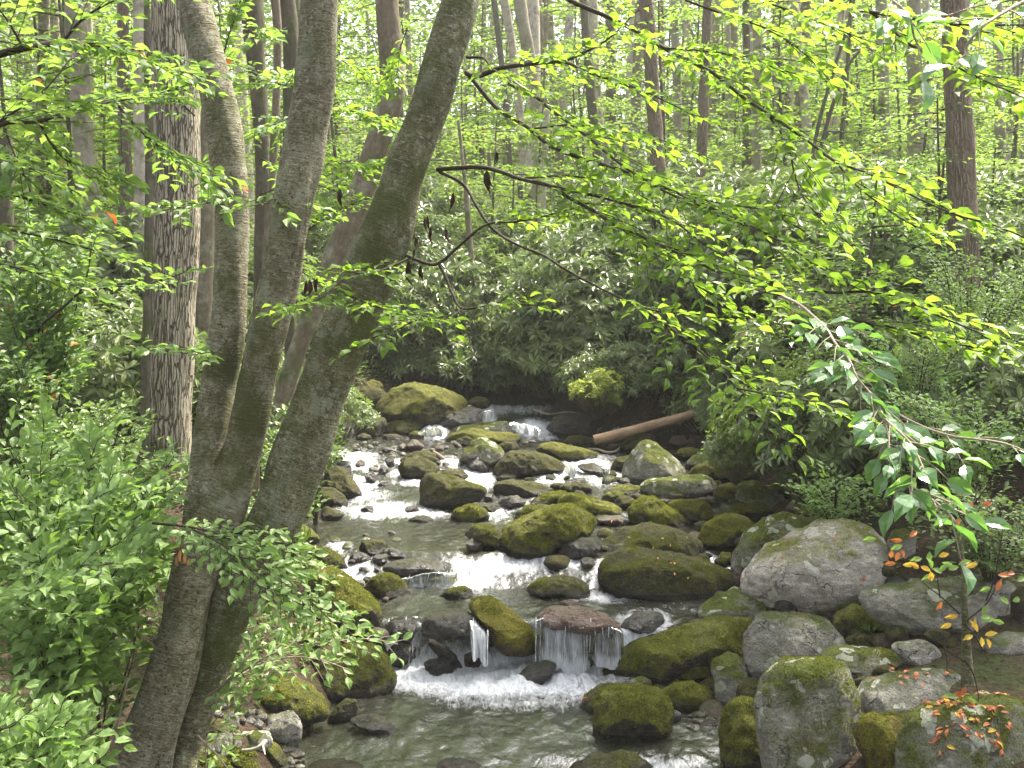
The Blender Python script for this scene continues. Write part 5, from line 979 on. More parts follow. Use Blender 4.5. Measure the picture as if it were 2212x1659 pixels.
def wcurve(view, pts, n=40):
    pts = cv(view, pts); C = np.array([P(p[0], p[1], p[2]) for p in pts]); return spline(C, n)
def limb(root, name, curves, mat_leaf, mat_wood, seed, tpl=TH, lname='foliage', llabel=None):
    """curves: list of (curve, r0, kwargs) -> boughs, each with its foliage under it; forks that start on an earlier curve join its bough"""
    sets = []
    for c in curves:
        for S_ in sets:
            if min(np.linalg.norm(k[0] - c[0][0], axis=1).min() for k in S_) < .13: S_.append(c); break
        else: sets.append([c])
    for q_, S_ in enumerate(sets):
        wood, lf = Acc(), Leafs(); rg = np.random.default_rng(seed + q_ * 31)
        for C, r0, kw in S_: bough_geo(wood, lf, C, r0, rg, **kw)
        o = obj(name, wood.mesh(name, mat_wood)); child_at(o, root)
        obj(lname, lf.mesh(lname, mat_leaf, tpl), o)
# --- boughs of the leaning birch, reaching out over the stream to the right
X_ = 'X'
BB = [
 ('upper limb with a fork', [([(1008, 158, 6.8), (1029, 165, 6.7), (1079, 148, 6.6), (1146, 138, 6.4), (1217, 134, 6.2), (1267, 155, 6.0), (1358, 185, 5.8), (1415, 208, 5.7), (1500, 250, 5.5)], .017, .25),
                             ([(1217, 134, 6.2), (1294, 97, 6.1), (1330, 70, 6.0), (1380, 20, 5.9)], .008, .1),
                             ([(1010, 124, 6.8), (1045, 126, 6.6), (1062, 148, 6.5), (1092, 165, 6.4), (1110, 185, 6.3)], .010, .5)]),
 ('long drooping limb', [([(1012, 160, 6.8), (1040, 195, 6.7), (1076, 235, 6.6), (1146, 279, 6.3), (1190, 316, 6.1), (1267, 346, 5.9), (1358, 373, 5.6), (1486, 427, 5.2), (1600, 478, 4.9), (1700, 530, 4.6), (1790, 590, 4.4), (1855, 624, 4.3)], .015, .12),
                         ([(1099, 181, 6.5), (1156, 208, 6.3), (1197, 242, 6.1), (1274, 299, 5.8), (1348, 360, 5.5), (1450, 420, 5.2), (1540, 455, 5.0), (1640, 505, 4.7), (1700, 560, 4.6)], .011, .10),
                         ([(1380, 385, 5.6), (1470, 418, 5.3), (1560, 440, 5.1), (1650, 455, 4.9), (1740, 500, 4.8)], .007, .1),
                         ([(1146, 279, 6.3), (1230, 270, 6.2), (1320, 280, 6.0), (1420, 300, 5.8), (1500, 330, 5.6)], .006, .1)]),
 ('thick middle limb', [([(945, 366, 6.8), (1018, 361, 6.6), (1065, 366, 6.5), (1123, 386, 6.3), (1193, 403, 6.1), (1227, 427, 6.0), (1281, 454, 5.8), (1324, 484, 5.6), (1378, 507, 5.4), (1470, 550, 5.0), (1589, 606, 4.5), (1640, 628, 4.3), (1688, 639, 4.1)], .015, .30),
                        ([(1193, 403, 6.1), (1320, 432, 5.8), (1440, 470, 5.5), (1540, 540, 5.2), (1640, 590, 5.0)], .009, .1),
                        ([(1281, 454, 5.8), (1380, 520, 5.5), (1480, 600, 5.2), (1560, 650, 5.0)], .006, .15),
                        ([(1123, 386, 6.3), (1230, 380, 6.1), (1330, 400, 5.9), (1420, 440, 5.7)], .006, .1)]),
 ('low looping limb', [([(950, 372, 6.8), (985, 388, 6.7), (1008, 407, 6.7), (1029, 444, 6.6), (1055, 484, 6.5), (1086, 511, 6.4), (1129, 534, 6.3), (1173, 551, 6.2), (1223, 583, 6.0), (1267, 607, 5.9), (1331, 640, 5.7), (1378, 660, 5.6), (1415, 671, 5.5), (1486, 677, 5.3), (1597, 686, 5.1), (1659, 664, 5.0)], .011, .62),
                       ([(1378, 660, 5.6), (1469, 723, 5.2), (1542, 785, 4.9), (1593, 839, 4.7), (1644, 905, 4.5), (1688, 948, 4.4)], .007, .15),
                       ([(1593, 839, 4.7), (1688, 857, 4.5), (1779, 872, 4.3), (1841, 894, 4.2)], .005, .05)]),
 ('crooked low limb', [([(866, 546, 6.75), (904, 563, 6.6), (945, 570, 6.5), (995, 529, 6.4), (1049, 486, 6.3), (1113, 479, 6.2), (1180, 466, 6.1), (1267, 445, 6.0), (1360, 440, 5.9)], .012, .5),
                       ([(948, 570, 6.5), (965, 603, 6.4), (978, 637, 6.3), (1002, 667, 6.2), (1079, 654, 6.0), (1163, 660, 5.8)], .010, .60),
                       ([(1002, 667, 6.2), (961, 691, 6.1), (905, 690, 6.0), (850, 716, 5.9), (800, 730, 5.8)], .006, .08)]),
]
for i, (nm, cs) in enumerate(BB):
    crv = []
    for pts, r0, s0 in cs:
        crv.append((wcurve(X_, pts, 60), r0, dict(s0=s0, step=.05, tw=.34, leaf=.074, dens=.95, tilt=.45, face=-.12)))
    limb(birch, 'bough', crv, M['birch_leaf'], M['twig'], 100 + i)
# sprays on the left of the birch stem C and between the stems
crv = []
for pts in ([(745, 600, 6.4), (700, 640, 6.1), (650, 660, 5.9), (610, 655, 5.8)], [(760, 640, 6.3), (820, 665, 6.0), (900, 680, 5.8), (960, 690, 5.7)], [(880, 560, 6.5), (800, 590, 6.2), (730, 580, 6.0)],
            [(660, 500, 8.5), (720, 460, 8.3), (790, 430, 8.0), (850, 420, 7.8)], [(620, 560, 8.5), (690, 610, 8.2), (750, 600, 8.0)], [(740, 420, 8), (690, 400, 7.8), (640, 380, 7.6)]):
    crv.append((wcurve(X_, pts, 24), .006, dict(s0=.05, step=.05, tw=.26, leaf=.07, dens=1.2, tilt=.45)))
limb(birch, 'bough', crv, M['birch_leaf'], M['twig'], 120)
# dry curled leaves hanging under the boughs
hang = Leafs(); rg = np.random.default_rng(5)
for (u, v, l, w_) in [(982, 430, .16, .04), (966, 505, .17, .035), (922, 480, .15, .035), (936, 500, .14, .03), (884, 580, .2, .06), (906, 585, .14, .03), (900, 520, .12, .03), (1055, 385, .2, .07), (735, 420, .15, .05), (663, 618, .16, .06), (680, 612, .14, .04), (1070, 335, .1, .03), (895, 545, .1, .02)]:
    for k in range(2):
        l, w_ = l * .8, w_ * .85
        hang.add(P(u + rg.normal(0, 3), v - l * 120, 6.3), np.array([rg.normal(0, .12), rg.normal(0, .1), -1.]), np.array([rg.normal(0, 1), -1, rg.normal(0, .2)]), l * (.7 + .3 * rg.random()), w_ * .8)
o = obj('dead_leaves', hang.mesh('dead_leaves', M['dead_leaf'])); child_at(o, birch); o['label'] = 'dark dry leaves hanging curled under the boughs'

# --- boughs that come in from trees outside the picture: each is a thing of its own
def branch_thing(label, curves, ml, mw, seed, kw, group=None, tpl=TH, cat='branch'):
    c0 = wcurve(X_, curves[0][0], 3)[0]; root = thing('leafy_branch', label, cat, c0, group)
    limb(root, 'bough', [(wcurve(X_, p, 50), r0, {**kw, 's0': s0}) for p, r0, s0 in curves], ml, mw, seed, tpl)
    return root
K = dict(step=.052, tw=.34, leaf=.074, dens=1.1, tilt=.42, face=-.12)
branch_thing('long straight dark branch slanting from the top centre to the right edge',
    [([(1180, -40, 6.2), (1230, 0, 6.1), (1314, 37, 6.0), (1381, 71, 5.9), (1435, 104, 5.8), (1486, 131, 5.7), (1536, 155, 5.5), (1603, 208, 5.3), (1657, 245, 5.1), (1738, 299, 4.9), (1805, 349, 4.7), (1872, 373, 4.5), (1946, 410, 4.3), (2007, 440, 4.2), (2074, 467, 4.1), (2141, 484, 4.0), (2230, 520, 3.9)], .014, .16),
     ([(1657, 245, 5.1), (1700, 310, 5.0), (1720, 390, 4.9), (1745, 440, 4.8), (1800, 500, 4.7)], .005, .1),
     ([(1805, 349, 4.7), (1850, 400, 4.6), (1900, 440, 4.5), (1960, 480, 4.4), (2010, 500, 4.3)], .005, .1),
     ([(1435, 104, 5.8), (1520, 110, 5.6), (1620, 125, 5.4), (1700, 160, 5.2)], .005, .1)], M['birch_leaf'], M['twig'], 201, K)
branch_thing('leafy branch across the top right corner, pale new leaves at its end',
    [([(1760, -30, 4.8), (1798, 0, 4.8), (1865, 22, 4.6), (1939, 35, 4.5), (2054, 52, 4.2), (2240, 54, 4.0)], .010, .1),
     ([(1886, 27, 4.6), (1930, 66, 4.5), (1973, 101, 4.4), (2040, 124, 4.3), (2074, 148, 4.2), (2158, 188, 4.0), (2230, 215, 3.9)], .008, .1),
     ([(1480, 0, 5.6), (1560, 30, 5.5), (1650, 60, 5.3), (1730, 110, 5.2), (1790, 170, 5.1)], .006, .1),
     ([(1600, -10, 5.4), (1700, 20, 5.2), (1800, 60, 5.0), (1880, 90, 4.9)], .006, .1)], M['birch_leaf'], M['twig'], 202, K)
branch_thing('slim branch with sunlit round leaves reaching the right edge above the pale vine like branch',
    [([(1739, 624, 4.5), (1797, 632, 4.4), (1870, 630, 4.3), (1943, 642, 4.2), (1998, 668, 4.1), (2052, 693, 4.0), (2136, 726, 3.9), (2230, 760, 3.8)], .007, .2),
     ([(1834, 690, 4.3), (1932, 708, 4.2), (2016, 733, 4.1), (2125, 752, 4.0), (2240, 755, 3.9)], .006, .1)], M['birch_leaf'], M['twig'], 203, K)
K2 = dict(step=.085, tw=.15, leaf=.105, dens=.9, tilt=.5, face=.35, droop=.2)
branch_thing('pale vine like branch hanging at the right, large glossy bluish leaves at its tip',
    [([(1688, 639, 3.9), (1731, 661, 3.8), (1783, 708, 3.6), (1804, 741, 3.5), (1834, 777, 3.4), (1852, 817, 3.35), (1892, 865, 3.3), (1912, 912, 3.2), (1921, 963, 3.15), (1939, 1029, 3.1), (1950, 1065, 3.1)], .0055, .22),
     ([(1912, 905, 3.2), (1960, 950, 3.1), (1985, 990, 3.05), (2000, 1030, 3.0)], .004, .1),
     ([(1950, 1040, 3.1), (2000, 1070, 3.05), (2045, 1105, 3.0), (2070, 1140, 3.0)], .004, .1)], M['shiny_leaf'], M['twig_pale'], 204, {**K2, 'leaf': .085, 'step': .04, 'dens': 1.3})
branch_thing('glossy leaved twig entering from the right edge below the slim sunlit branch',
    [([(1906, 872, 3.6), (1972, 912, 3.5), (2052, 941, 3.4), (2162, 956, 3.3), (2240, 985, 3.2)], .005, .2)], M['shiny_leaf'], M['twig_pale'], 205, {**K2, 'leaf': .075})
branch_thing('nearest cluster of big dark glossy leaves in the top right corner',
    [([(2260, -20, 2.6), (2180, 20, 2.5), (2120, 60, 2.4), (2085, 110, 2.4), (2110, 150, 2.35)], .005, .15), ([(1900, -20, 2.9), (1960, 30, 2.8), (1975, 80, 2.8), (1990, 110, 2.8)], .004, .25)],
    M['shiny_leaf'], M['twig_pale'], 206, {**K2, 'leaf': .085, 'step': .07, 'tw': .16})

# upper left canopy
KL = dict(step=.055, tw=.42, leaf=.08, dens=1.3, tilt=.5, face=.1)
branch_thing('thick black branch crossing the upper left corner with hanging leaves',
    [([(-40, 128, 5.2), (50, 104, 5.2), (134, 92, 5.3), (201, 97, 5.4), (262, 104, 5.5), (336, 138, 5.6), (416, 161, 5.8)], .020, .1),
     ([(134, 92, 5.3), (180, 40, 5.3), (250, 0, 5.3), (330, -20, 5.3)], .008, .1), ([(50, 104, 5.2), (20, 50, 5.1), (-10, 10, 5.0)], .008, .1)],
    M['canopy_leaf'], M['twig'], 211, KL)
branch_thing('dark branch below the thick black one at the upper left, dense green leaves',
    [([(-30, 285, 5.4), (17, 265, 5.4), (84, 262, 5.5), (168, 235, 5.6), (249, 218, 5.8), (319, 208, 5.9), (403, 185, 6.0)], .012, .1),
     ([(-20, 275, 5.4), (40, 235, 5.4), (100, 190, 5.5), (150, 130, 5.6), (170, 110, 5.7)], .008, .1),
     ([(84, 262, 5.5), (110, 310, 5.5), (150, 350, 5.6), (230, 370, 5.7)], .007, .1), ([(249, 218, 5.8), (290, 270, 5.8), (350, 320, 5.9), (410, 350, 6.0), (440, 390, 6.0)], .007, .1),
     ([(10, 280, 5.3), (30, 330, 5.2), (50, 380, 5.2)], .006, .05)], M['canopy_leaf'], M['twig'], 212, KL)
branch_thing('dense bright leaf mass hanging at the left edge under the dark branches',
    [([(-60, 330, 5.0), (20, 345, 5.0), (80, 370, 5.1), (140, 400, 5.2)], .008, .05), ([(-60, 400, 5.2), (30, 420, 5.2), (120, 450, 5.3), (200, 470, 5.4)], .008, .05),
     ([(-60, 480, 5.0), (40, 500, 5.0), (130, 520, 5.1), (220, 545, 5.2), (270, 560, 5.3)], .008, .05), ([(-50, 560, 4.8), (40, 580, 4.8), (120, 600, 4.9)], .007, .05)], M['canopy_leaf'], M['twig'], 213, {**KL, 'leaf': .065})
branch_thing('leafy branch at the top between the left and middle birch stems',
    [([(620, 60, 8.0), (570, 80, 7.8), (530, 60, 7.6)], .006, .05), ([(660, 190, 8.0), (600, 180, 7.7), (545, 150, 7.5)], .006, .05), ([(480, 130, 7.6), (500, 60, 7.6), (540, -20, 7.6)], .007, .1),
     ([(640, 250, 8.2), (590, 270, 8), (540, 300, 7.8)], .006, .05), ([(420, 250, 7.5), (380, 210, 7.3), (340, 160, 7.1)], .006, .05), ([(560, 340, 8), (610, 370, 8.1), (640, 420, 8.2)], .006, .05)], M['canopy_leaf'], M['twig'], 214, KL)
branch_thing('leafy branch between the middle and the rightmost birch stems',
    [([(690, 260, 8.5), (750, 240, 8.3), (830, 260, 8.1), (870, 300, 8.0)], .006, .05), ([(700, 340, 8.5), (760, 360, 8.2), (820, 350, 8.1)], .006, .05), ([(720, 120, 9), (780, 150, 9), (850, 140, 9)], .006, .05), ([(880, 60, 8.5), (860, 120, 8.5), (850, 170, 8.5)], .005, .2)],
    M['birch_leaf'], M['twig'], 215, KL)
branch_thing('bare looking dark branch with scattered leaves crossing in front of the massive furrowed trunk',
    [([(90, 700, 7.6), (144, 657, 7.6), (171, 634, 7.6), (235, 620, 7.6), (302, 617, 7.6), (386, 593, 7.5), (425, 570, 7.5)], .011, .35), ([(171, 634, 7.6), (188, 593, 7.6), (195, 553, 7.6), (200, 500, 7.6)], .008, .3)], M['canopy_leaf'], M['twig'], 216, {**KL, 'step': .16})
branch_thing('small leaf spray in front of the massive furrowed trunk below the bare branch',
    [([(470, 775, 6.6), (430, 762, 6.4), (380, 745, 6.2), (330, 735, 6.1)], .005, .15), ([(480, 430, 6.8), (440, 440, 6.5), (380, 450, 6.3), (350, 455, 6.2)], .005, .1), ([(560, 420, 6.6), (600, 410, 6.6), (580, 440, 6.4)], .004, .1)], M['shade_leaf'], M['twig'], 217, {**KL, 'step': .09})

# --- saplings and shrubs on the left bank, seen from a little above
def shrub(name, label, foot, tips, ml, mw, seed, kw, r0=.012, tpl=TH, group=None, cat='shrub'):
    """foot (u,v,d) on the bank; tips: list of (u,v,d) that stems arch out to"""
    f = hit(foot[0], foot[1], False) if len(foot) == 2 else np.array(P(*foot)); f[2] = float(Gz(f[0], f[1])) - .03
    root = thing(name, label, cat, f, group); wood, lf = Acc(), Leafs(); rg = np.random.default_rng(seed)
    for (u, v, d) in tips:
        e = P(u, v, d); mid = f * .45 + e * .55 + [rg.normal(0, .05), rg.normal(0, .05), .32 * np.linalg.norm(e - f) * (.5 + .5 * rg.random())]
        C = spline([f, f * .75 + mid * .25 + [0, 0, .1], mid, e], 26)
        bough_geo(wood, lf, C, r0 * (.6 + .4 * rg.random()), rg, **kw)
    child_at(obj('stem', wood.mesh('stem', mw)), root); child_at(obj('foliage', lf.mesh('foliage', ml, tpl)), root)
    return root
KS = dict(s0=.45, step=.045, tw=.34, leaf=.09, dens=1.3, tilt=.34, droop=.25, face=.55)
def grid_tips(u0, u1, v0, v1, d0, d1, n, seed, slope=0):
    r = np.random.default_rng(seed); return [(u0 + (u1 - u0) * (i + r.random()) / n, v0 + (v1 - v0) * r.random() + slope * (i / n), r.uniform(d0, d1)) for i in range(n)]
shrub('beech_sapling', 'spreading bright green beech sapling filling the left edge in front of the massive furrowed trunk', (150, 1330, 6.6), grid_tips(-30, 380, 900, 1060, 6.0, 7.2, 18, 1, 60) + grid_tips(-30, 420, 1050, 1230, 5.8, 6.8, 18, 2), M['shade_leaf'], M['twig'], 301, KS)
shrub('beech_sapling', 'lower beech sapling with broad toothed leaves left of the birch foot', (120, 1420, 5.9), grid_tips(40, 320, 1190, 1290, 5.4, 6.1, 10, 3) + grid_tips(-20, 130, 1240, 1340, 5.2, 5.8, 6, 33), M['shade_leaf'], M['twig'], 302, {**KS, 'leaf': .088})
shrub('beech_sapling', 'bright leafy sapling in the bottom left corner', (20, 1720, 4.7), grid_tips(-40, 230, 1430, 1600, 4.5, 5.1, 16, 4, 90) + grid_tips(-30, 200, 1560, 1680, 4.4, 4.8, 9, 5), M['shade_leaf'], M['twig'], 303, {**KS, 'leaf': .075, 'tw': .26})
KB = dict(step=.05, tw=.24, leaf=.07, dens=1.4, tilt=.35, droop=.3, face=.5)
branch_thing('leafy branch drooping to the right in front of the birch fork', [([(330, 1130, 6.0), (420, 1140, 5.8), (500, 1165, 5.7), (570, 1210, 5.6), (640, 1270, 5.5), (720, 1345, 5.4)], .008, .15),
    ([(420, 1145, 5.8), (500, 1190, 5.6), (560, 1250, 5.5), (620, 1310, 5.4)], .005, .1), ([(500, 1150, 5.8), (580, 1160, 5.8), (640, 1200, 5.8), (690, 1260, 5.8)], .005, .1), ([(560, 1230, 5.6), (640, 1300, 5.7), (720, 1330, 5.7), (770, 1335, 5.8)], .004, .2)], M['shade_leaf'], M['twig'], 304, KB)
branch_thing('pale twigged leafy branch reaching over the foam pool from behind the birch foot', [([(400, 1530, 6.4), (470, 1490, 6.2), (540, 1440, 6.1), (620, 1400, 6.1), (720, 1385, 6.2), (800, 1380, 6.3), (860, 1392, 6.3)], .009, .2),
    ([(540, 1440, 6.1), (620, 1420, 6.0), (690, 1425, 5.9), (750, 1445, 5.9)], .005, .1), ([(470, 1490, 6.2), (520, 1440, 6.1), (560, 1390, 6.1), (600, 1350, 6.1)], .005, .1), ([(620, 1400, 6.1), (680, 1350, 6.2), (740, 1330, 6.3)], .005, .1),
    ([(430, 1600, 6.2), (480, 1540, 6.1), (540, 1500, 6.0), (590, 1480, 6.0)], .005, .5)], M['shade_leaf'], M['twig_pale'], 305, {**KB, 'tw': .22, 'dens': 1.1})
shrub('hobblebush', 'plant with large drooping leaves in the dark gap left of the birch foot', (215, 1560, 6.2), [(150, 1395, 6.1), (200, 1400, 6.1), (245, 1410, 6.1), (290, 1380, 6.2), (180, 1440, 6.0), (250, 1450, 6.0), (300, 1350, 6.2)], M['cover_leaf'], M['twig'], 306, {**KS, 'leaf': .10, 'tw': .15, 'step': .09, 's0': .5})
shrub('maple_sapling', 'thin dark stemmed sapling standing in the rhododendrons at the left', (84, 850, 9.5), [(77, 587, 9.5), (30, 620, 9.2), (130, 560, 9.3), (10, 520, 9.0), (110, 480, 9.2), (200, 520, 9.2), (60, 450, 9.0), (180, 600, 9.0), (20, 680, 9.0)], M['canopy_leaf'], M['twig'], 307, {**KS, 's0': .45, 'tw': .4})
for k, (u0, u1, v0, v1, d, lab) in enumerate([(-40, 110, 730, 850, 9.0, 'yellow green shrub at the left edge behind the beech sapling'), (60, 300, 860, 930, 8.4, 'fern like green shrub between the beech sapling and the massive furrowed trunk'),
        (420, 560, 1040, 1180, 8.0, 'green undergrowth shrub showing between the birch stems'), (580, 680, 880, 1010, 9.5, 'light green shrub at the water side of the middle birch stem'), (600, 760, 800, 900, 12, 'low leafy shrub behind the rightmost birch stem at the stream edge')]):
    c = ((u0 + u1) / 2, v1 + 60, d + .2); shrub('undergrowth_shrub', lab, c, grid_tips(u0, u1, v0, v1, d - .6, d + .6, 12, 50 + k), M['cover_leaf'] if k else M['canopy_leaf'], M['twig'], 320 + k, {**KS, 'leaf': .07})

# --- right bank: pale green shrubs and the thin sapling with orange leaves
KR = dict(s0=.3, step=.06, tw=.42, leaf=.062, dens=1.1, tilt=.35, droop=.2, face=.2)
for k, (u0, u1, v0, v1, d0, d1, n, lab) in enumerate([
    (1880, 2240, 850, 960, 8.6, 9.8, 22, 'light green layered shrub at the right edge below the big reddish trunk'), (1960, 2240, 500, 640, 10.5, 12, 18, 'light green shrub in front of the big reddish trunk, upper of the two'),
    (1840, 2100, 720, 810, 10, 11, 14, 'pale green shrub left of the big reddish trunk foot'), (2040, 2240, 1060, 1180, 7.6, 8.4, 14, 'small leaved dark shrub at the right edge above the long layered boulder'),
    (1700, 1900, 1000, 1100, 9.6, 10.6, 12, 'low shrub above the greenish lichen dome boulder')]):
    shrub('undergrowth_shrub', lab, ((u0 + u1) / 2, v1 + 90, (d0 + d1) / 2 + .3), grid_tips(u0, u1, v0, v1, d0, d1, n, 70 + k), M['shade_leaf'] if k != 3 else M['cover_leaf'], M['twig'], 340 + k, KR)
sx = P(2085, 1490, 6.6); sroot = thing('maple_sapling', 'thin mossy sapling with orange and yellow leaves beside the path at the right', 'sapling', sx)
C, R = px_curve('E', [(1655, 1150, 6.6, 32), (1650, 1000, 6.6, 25), (1645, 800, 6.6, 20), (1635, 600, 6.6, 15), (1640, 450, 6.6, 14), (1610, 320, 6.6, 12), (1650, 180, 6.6, 9), (1690, 60, 6.6, 5), (1720, -60, 6.6, 4)], 70)
V, F, B = tube(C, R, 14, .2, 3, flute=.15); child_at(obj('trunk', mesh_np('trunk', V, F, M['birch_mossy'], attrs={'bco': B})), sroot)
sw, sl_, so_, sy_ = Acc(), Leafs(), Leafs(), Leafs()
for pts in ([(1610, 720), (1490, 610), (1400, 540), (1320, 440)], [(1490, 620), (1475, 520), (1480, 470)], [(1650, 760), (1770, 660), (1830, 560), (1920, 480), (2000, 450)], [(1770, 640), (1820, 500), (1850, 350), (1870, 200)],
            [(1640, 1010), (1560, 960), (1510, 910), (1550, 850), (1590, 800)], [(1510, 910), (1530, 1000), (1530, 1070)], [(1640, 780), (1700, 850), (1760, 960), (1800, 1040)], [(1640, 1000), (1690, 1080), (1720, 1200), (1730, 1300)],
            [(1650, 180), (1600, 100), (1590, 0)], [(1690, 60), (1760, -40), (1800, -100)]):
    Cc, Rr = px_curve('E', [(p[0], p[1], 6.5, 4) for p in pts], 14); sw.add(*tube(Cc, np.linspace(.006, .002, 14), 5))
def put(L_, pts, size, seed, d=6.45, jit=.0):
    r = np.random.default_rng(seed)
    for (x, y, a) in pts:
        (u, v), = cv('E', [(x, y)]); t = math.radians(a); dirn = np.array([math.cos(t), r.normal(0, .3), math.sin(t)]); L_.add(P(u, v, d + r.normal(0, .05)), dirn, np.array([r.normal(0, .4), -1, .6 + r.normal(0, .3)]), size * (.8 + .4 * r.random()), size * .5)
put(sl_, [(1480, 460, 40), (1500, 470, 150), (1540, 450, 20), (1570, 430, 160), (1460, 480, 200), (1440, 440, 120), (1260, 300, 200), (1420, 400, 80), (1600, 420, 20), (1740, 760, 10), (1750, 720, 60), (1735, 740, 0), (1800, 760, 350), (1600, 1230, 170), (1620, 1250, 20), (1590, 1240, 260), (1650, 1230, 330), (1960, 520, 20), (1800, 560, 200), (1100, 260, 190), (1850, 620, 330), (1930, 640, 10), (1700, 130, 30), (1380, 380, 190), (1540, 60, 10)], .075, 1)
put(so_, [(1260, 270, 180), (1300, 250, 30), (1220, 410, 190), (1240, 340, 250), (1250, 330, 300), (1200, 330, 260), (1500, 640, 250), (1700, 60, 170), (1740, 55, 10), (1590, 140, 300), (1620, 1220, 60), (1630, 1200, 200), (1830, 580, 60), (1840, 480, 0), (1900, 480, 10)], .07, 2)
put(sy_, [(1440, 470, 260), (1430, 460, 280), (1720, 410, 200), (1690, 850, 200), (1720, 830, 120), (1740, 860, 280), (1760, 850, 20), (1770, 870, 300), (1600, 730, 190), (1560, 780, 200), (1480, 370, 20), (1360, 440, 150), (1370, 430, 340), (1260, 420, 10), (1680, 800, 60)], .072, 3)
child_at(obj('twigs', sw.mesh('twigs', M['twig'])), sroot)
for nm, L_, m in (('green_leaves', sl_, 'shade_leaf'), ('orange_leaves', so_, 'orange_leaf'), ('yellow_leaves', sy_, 'yellow_leaf')): child_at(obj(nm, L_.mesh(nm, M[m])), sroot)

# ------------------------------------------------------------ rhododendron thicket
def rosettes(centers, dirs, lf, r, ll=.15, nl=9):
    for c, d in zip(centers, dirs):
        d = unit(d); a = unit(np.cross(d, [.3, .2, 1.])); b_ = np.cross(d, a); n = nl + r.integers(-2, 3)
        t = np.arange(n) / n * 2 * np.pi + r.random() * 6; el = r.uniform(-.15, .75, n)
        rad = a * np.cos(t)[:, None] + b_ * np.sin(t)[:, None]; dd = unit(rad + d * el[:, None] - np.array([0, 0, .18]))
        l = ll * r.uniform(.7, 1.15, n); lf.add(np.broadcast_to(c, (n, 3)) + dd * .012, dd, unit(d * 1.0 - rad * el[:, None] + r.normal(0, .15, (n, 3))), l, l * .33)
def rhodo_mesh(seed, R=1.15, H=1.5, n=270, ll=.155):
    r = np.random.default_rng(seed); lf, wood = Leafs(), Acc()
    th = r.uniform(0, 2 * np.pi, n); ph = np.arccos(r.uniform(-.25, 1, n)); rad = (.62 + .38 * r.random(n) ** .5) * (1 + .18 * np.sin(th * 3 + seed) + .12 * np.sin(ph * 5 + th * 2))
    c = np.stack([np.cos(th) * np.sin(ph) * R * rad, np.sin(th) * np.sin(ph) * R * rad, H * .45 + np.cos(ph) * H * .6 * rad], -1)
    d = c - np.array([0, 0, H * .2]) + r.normal(0, .25, (n, 3)); d[:, 2] += .35
    rosettes(c, d, lf, r, ll)
    for i in range(0, n, 4):
        m = c[i] * .5 + [r.normal(0, .1), r.normal(0, .1), -.1]; wood.add(*tube(spline([[0, 0, -.3], m, c[i]], 7), np.linspace(.016, .004, 7), 4))
    V, F = leaves(*(np.concatenate(a) for a in (lf.p, lf.d, lf.n, lf.l, lf.w)), TR)
    return V, F, wood
RH = []
for s in range(5):
    V, F, wood = rhodo_mesh(60 + s); RH.append((mesh_np('foliage', V, F, M['rhodo_leaf'], smooth_=False), wood.mesh('stem', M['bark_brown'])))
V, F, wood = rhodo_mesh(90, .55, .8, 70, .15); RHL = (mesh_np('foliage', V, F, M['rhodo_leaf_sun_tint'], smooth_=False), wood.mesh('stem', M['bark_brown']))
def place(name, me, p, s, rz, label, group, cat='shrub'):
    root = thing(name, label, cat, p, group); root.rotation_euler = (0, 0, rz); root.scale = (s, s, s)
    for nm, m in zip(('foliage', 'stem'), me): obj(nm, m, root)
    return root
r = np.random.default_rng(15)
def thicket(n, box, dr, sr, label, group, zoff=0.0, lift=True):
    """shrubs whose middle falls in a part of the view, at the given distances, standing on the bank"""
    for i in range(n):
        u, v, d = r.uniform(box[0], box[1]), r.uniform(box[2], box[3]), r.uniform(*dr)
        p = P(u, v, d); s = r.uniform(*sr); g = float(Gz(p[0], d)); top = p[2]
        z = max(g, min(top - .75 * s, g + 1.9))
        if z > top: z = top - .3
        place('rhododendron', RH[r.integers(0, 5)], (p[0], d, z - .15), s, r.uniform(0, 6.3), label, group)
ORD = ['first', 'second', 'third', 'fourth', 'fifth', 'sixth', 'seventh', 'eighth', 'ninth', 'tenth', 'eleventh', 'twelfth']
def row(n, u0, u1, d0, d1, sr, z, label, group):
    for i in range(n):
        u = u0 + (u1 - u0) * (i + r.uniform(-.3, .3)) / max(1, n - 1); d = d0 + (d1 - d0) * r.random(); x = (u - CU) / FPX * d
        place('rhododendron', RH[r.integers(0, 5)], (x, d, float(Gz(x, d)) + z + r.uniform(-.15, .15)), r.uniform(*sr), r.uniform(0, 6.3), label + ', ' + ORD[i] + ' from left', group)
row(9, 760, 1260, 19.0, 20, (.8, 1.05), .0, 'dark rhododendron over the boulders at the head of the stream', 'rhododendrons at the head of the stream')
row(10, 1180, 1600, 17.8, 18.8, (.95, 1.25), .15, 'rhododendron overhanging the shaded bank behind the fallen log', 'rhododendrons behind the log')
row(10, 820, 1350, 20.5, 22.5, (1.1, 1.4), .5, 'rhododendron in the dense thicket above the head of the stream', 'rhododendron thicket, middle')
row(10, 1250, 1800, 19, 21.5, (1.2, 1.5), .6, 'rhododendron in the dense thicket above the fallen log', 'rhododendron thicket, right')
row(8, 1790, 2120, 14.2, 15.8, (.95, 1.2), .0, 'dark rhododendron on the right bank above the pointed pale boulder', 'rhododendrons of the right bank')
row(8, 1590, 1950, 16.8, 18.3, (1.2, 1.5), .45, 'rhododendron rising behind the right bank ones', 'rhododendrons behind the right bank')
row(7, 1780, 2220, 11.4, 12.4, (.75, 1.0), -.1, 'dark rhododendron above the huge pale boulder', 'rhododendrons above the pale boulder')
row(9, 1750, 2260, 15, 18, (1.2, 1.6), .5, 'rhododendron around the big reddish brown trunk', 'rhododendrons by the reddish trunk')
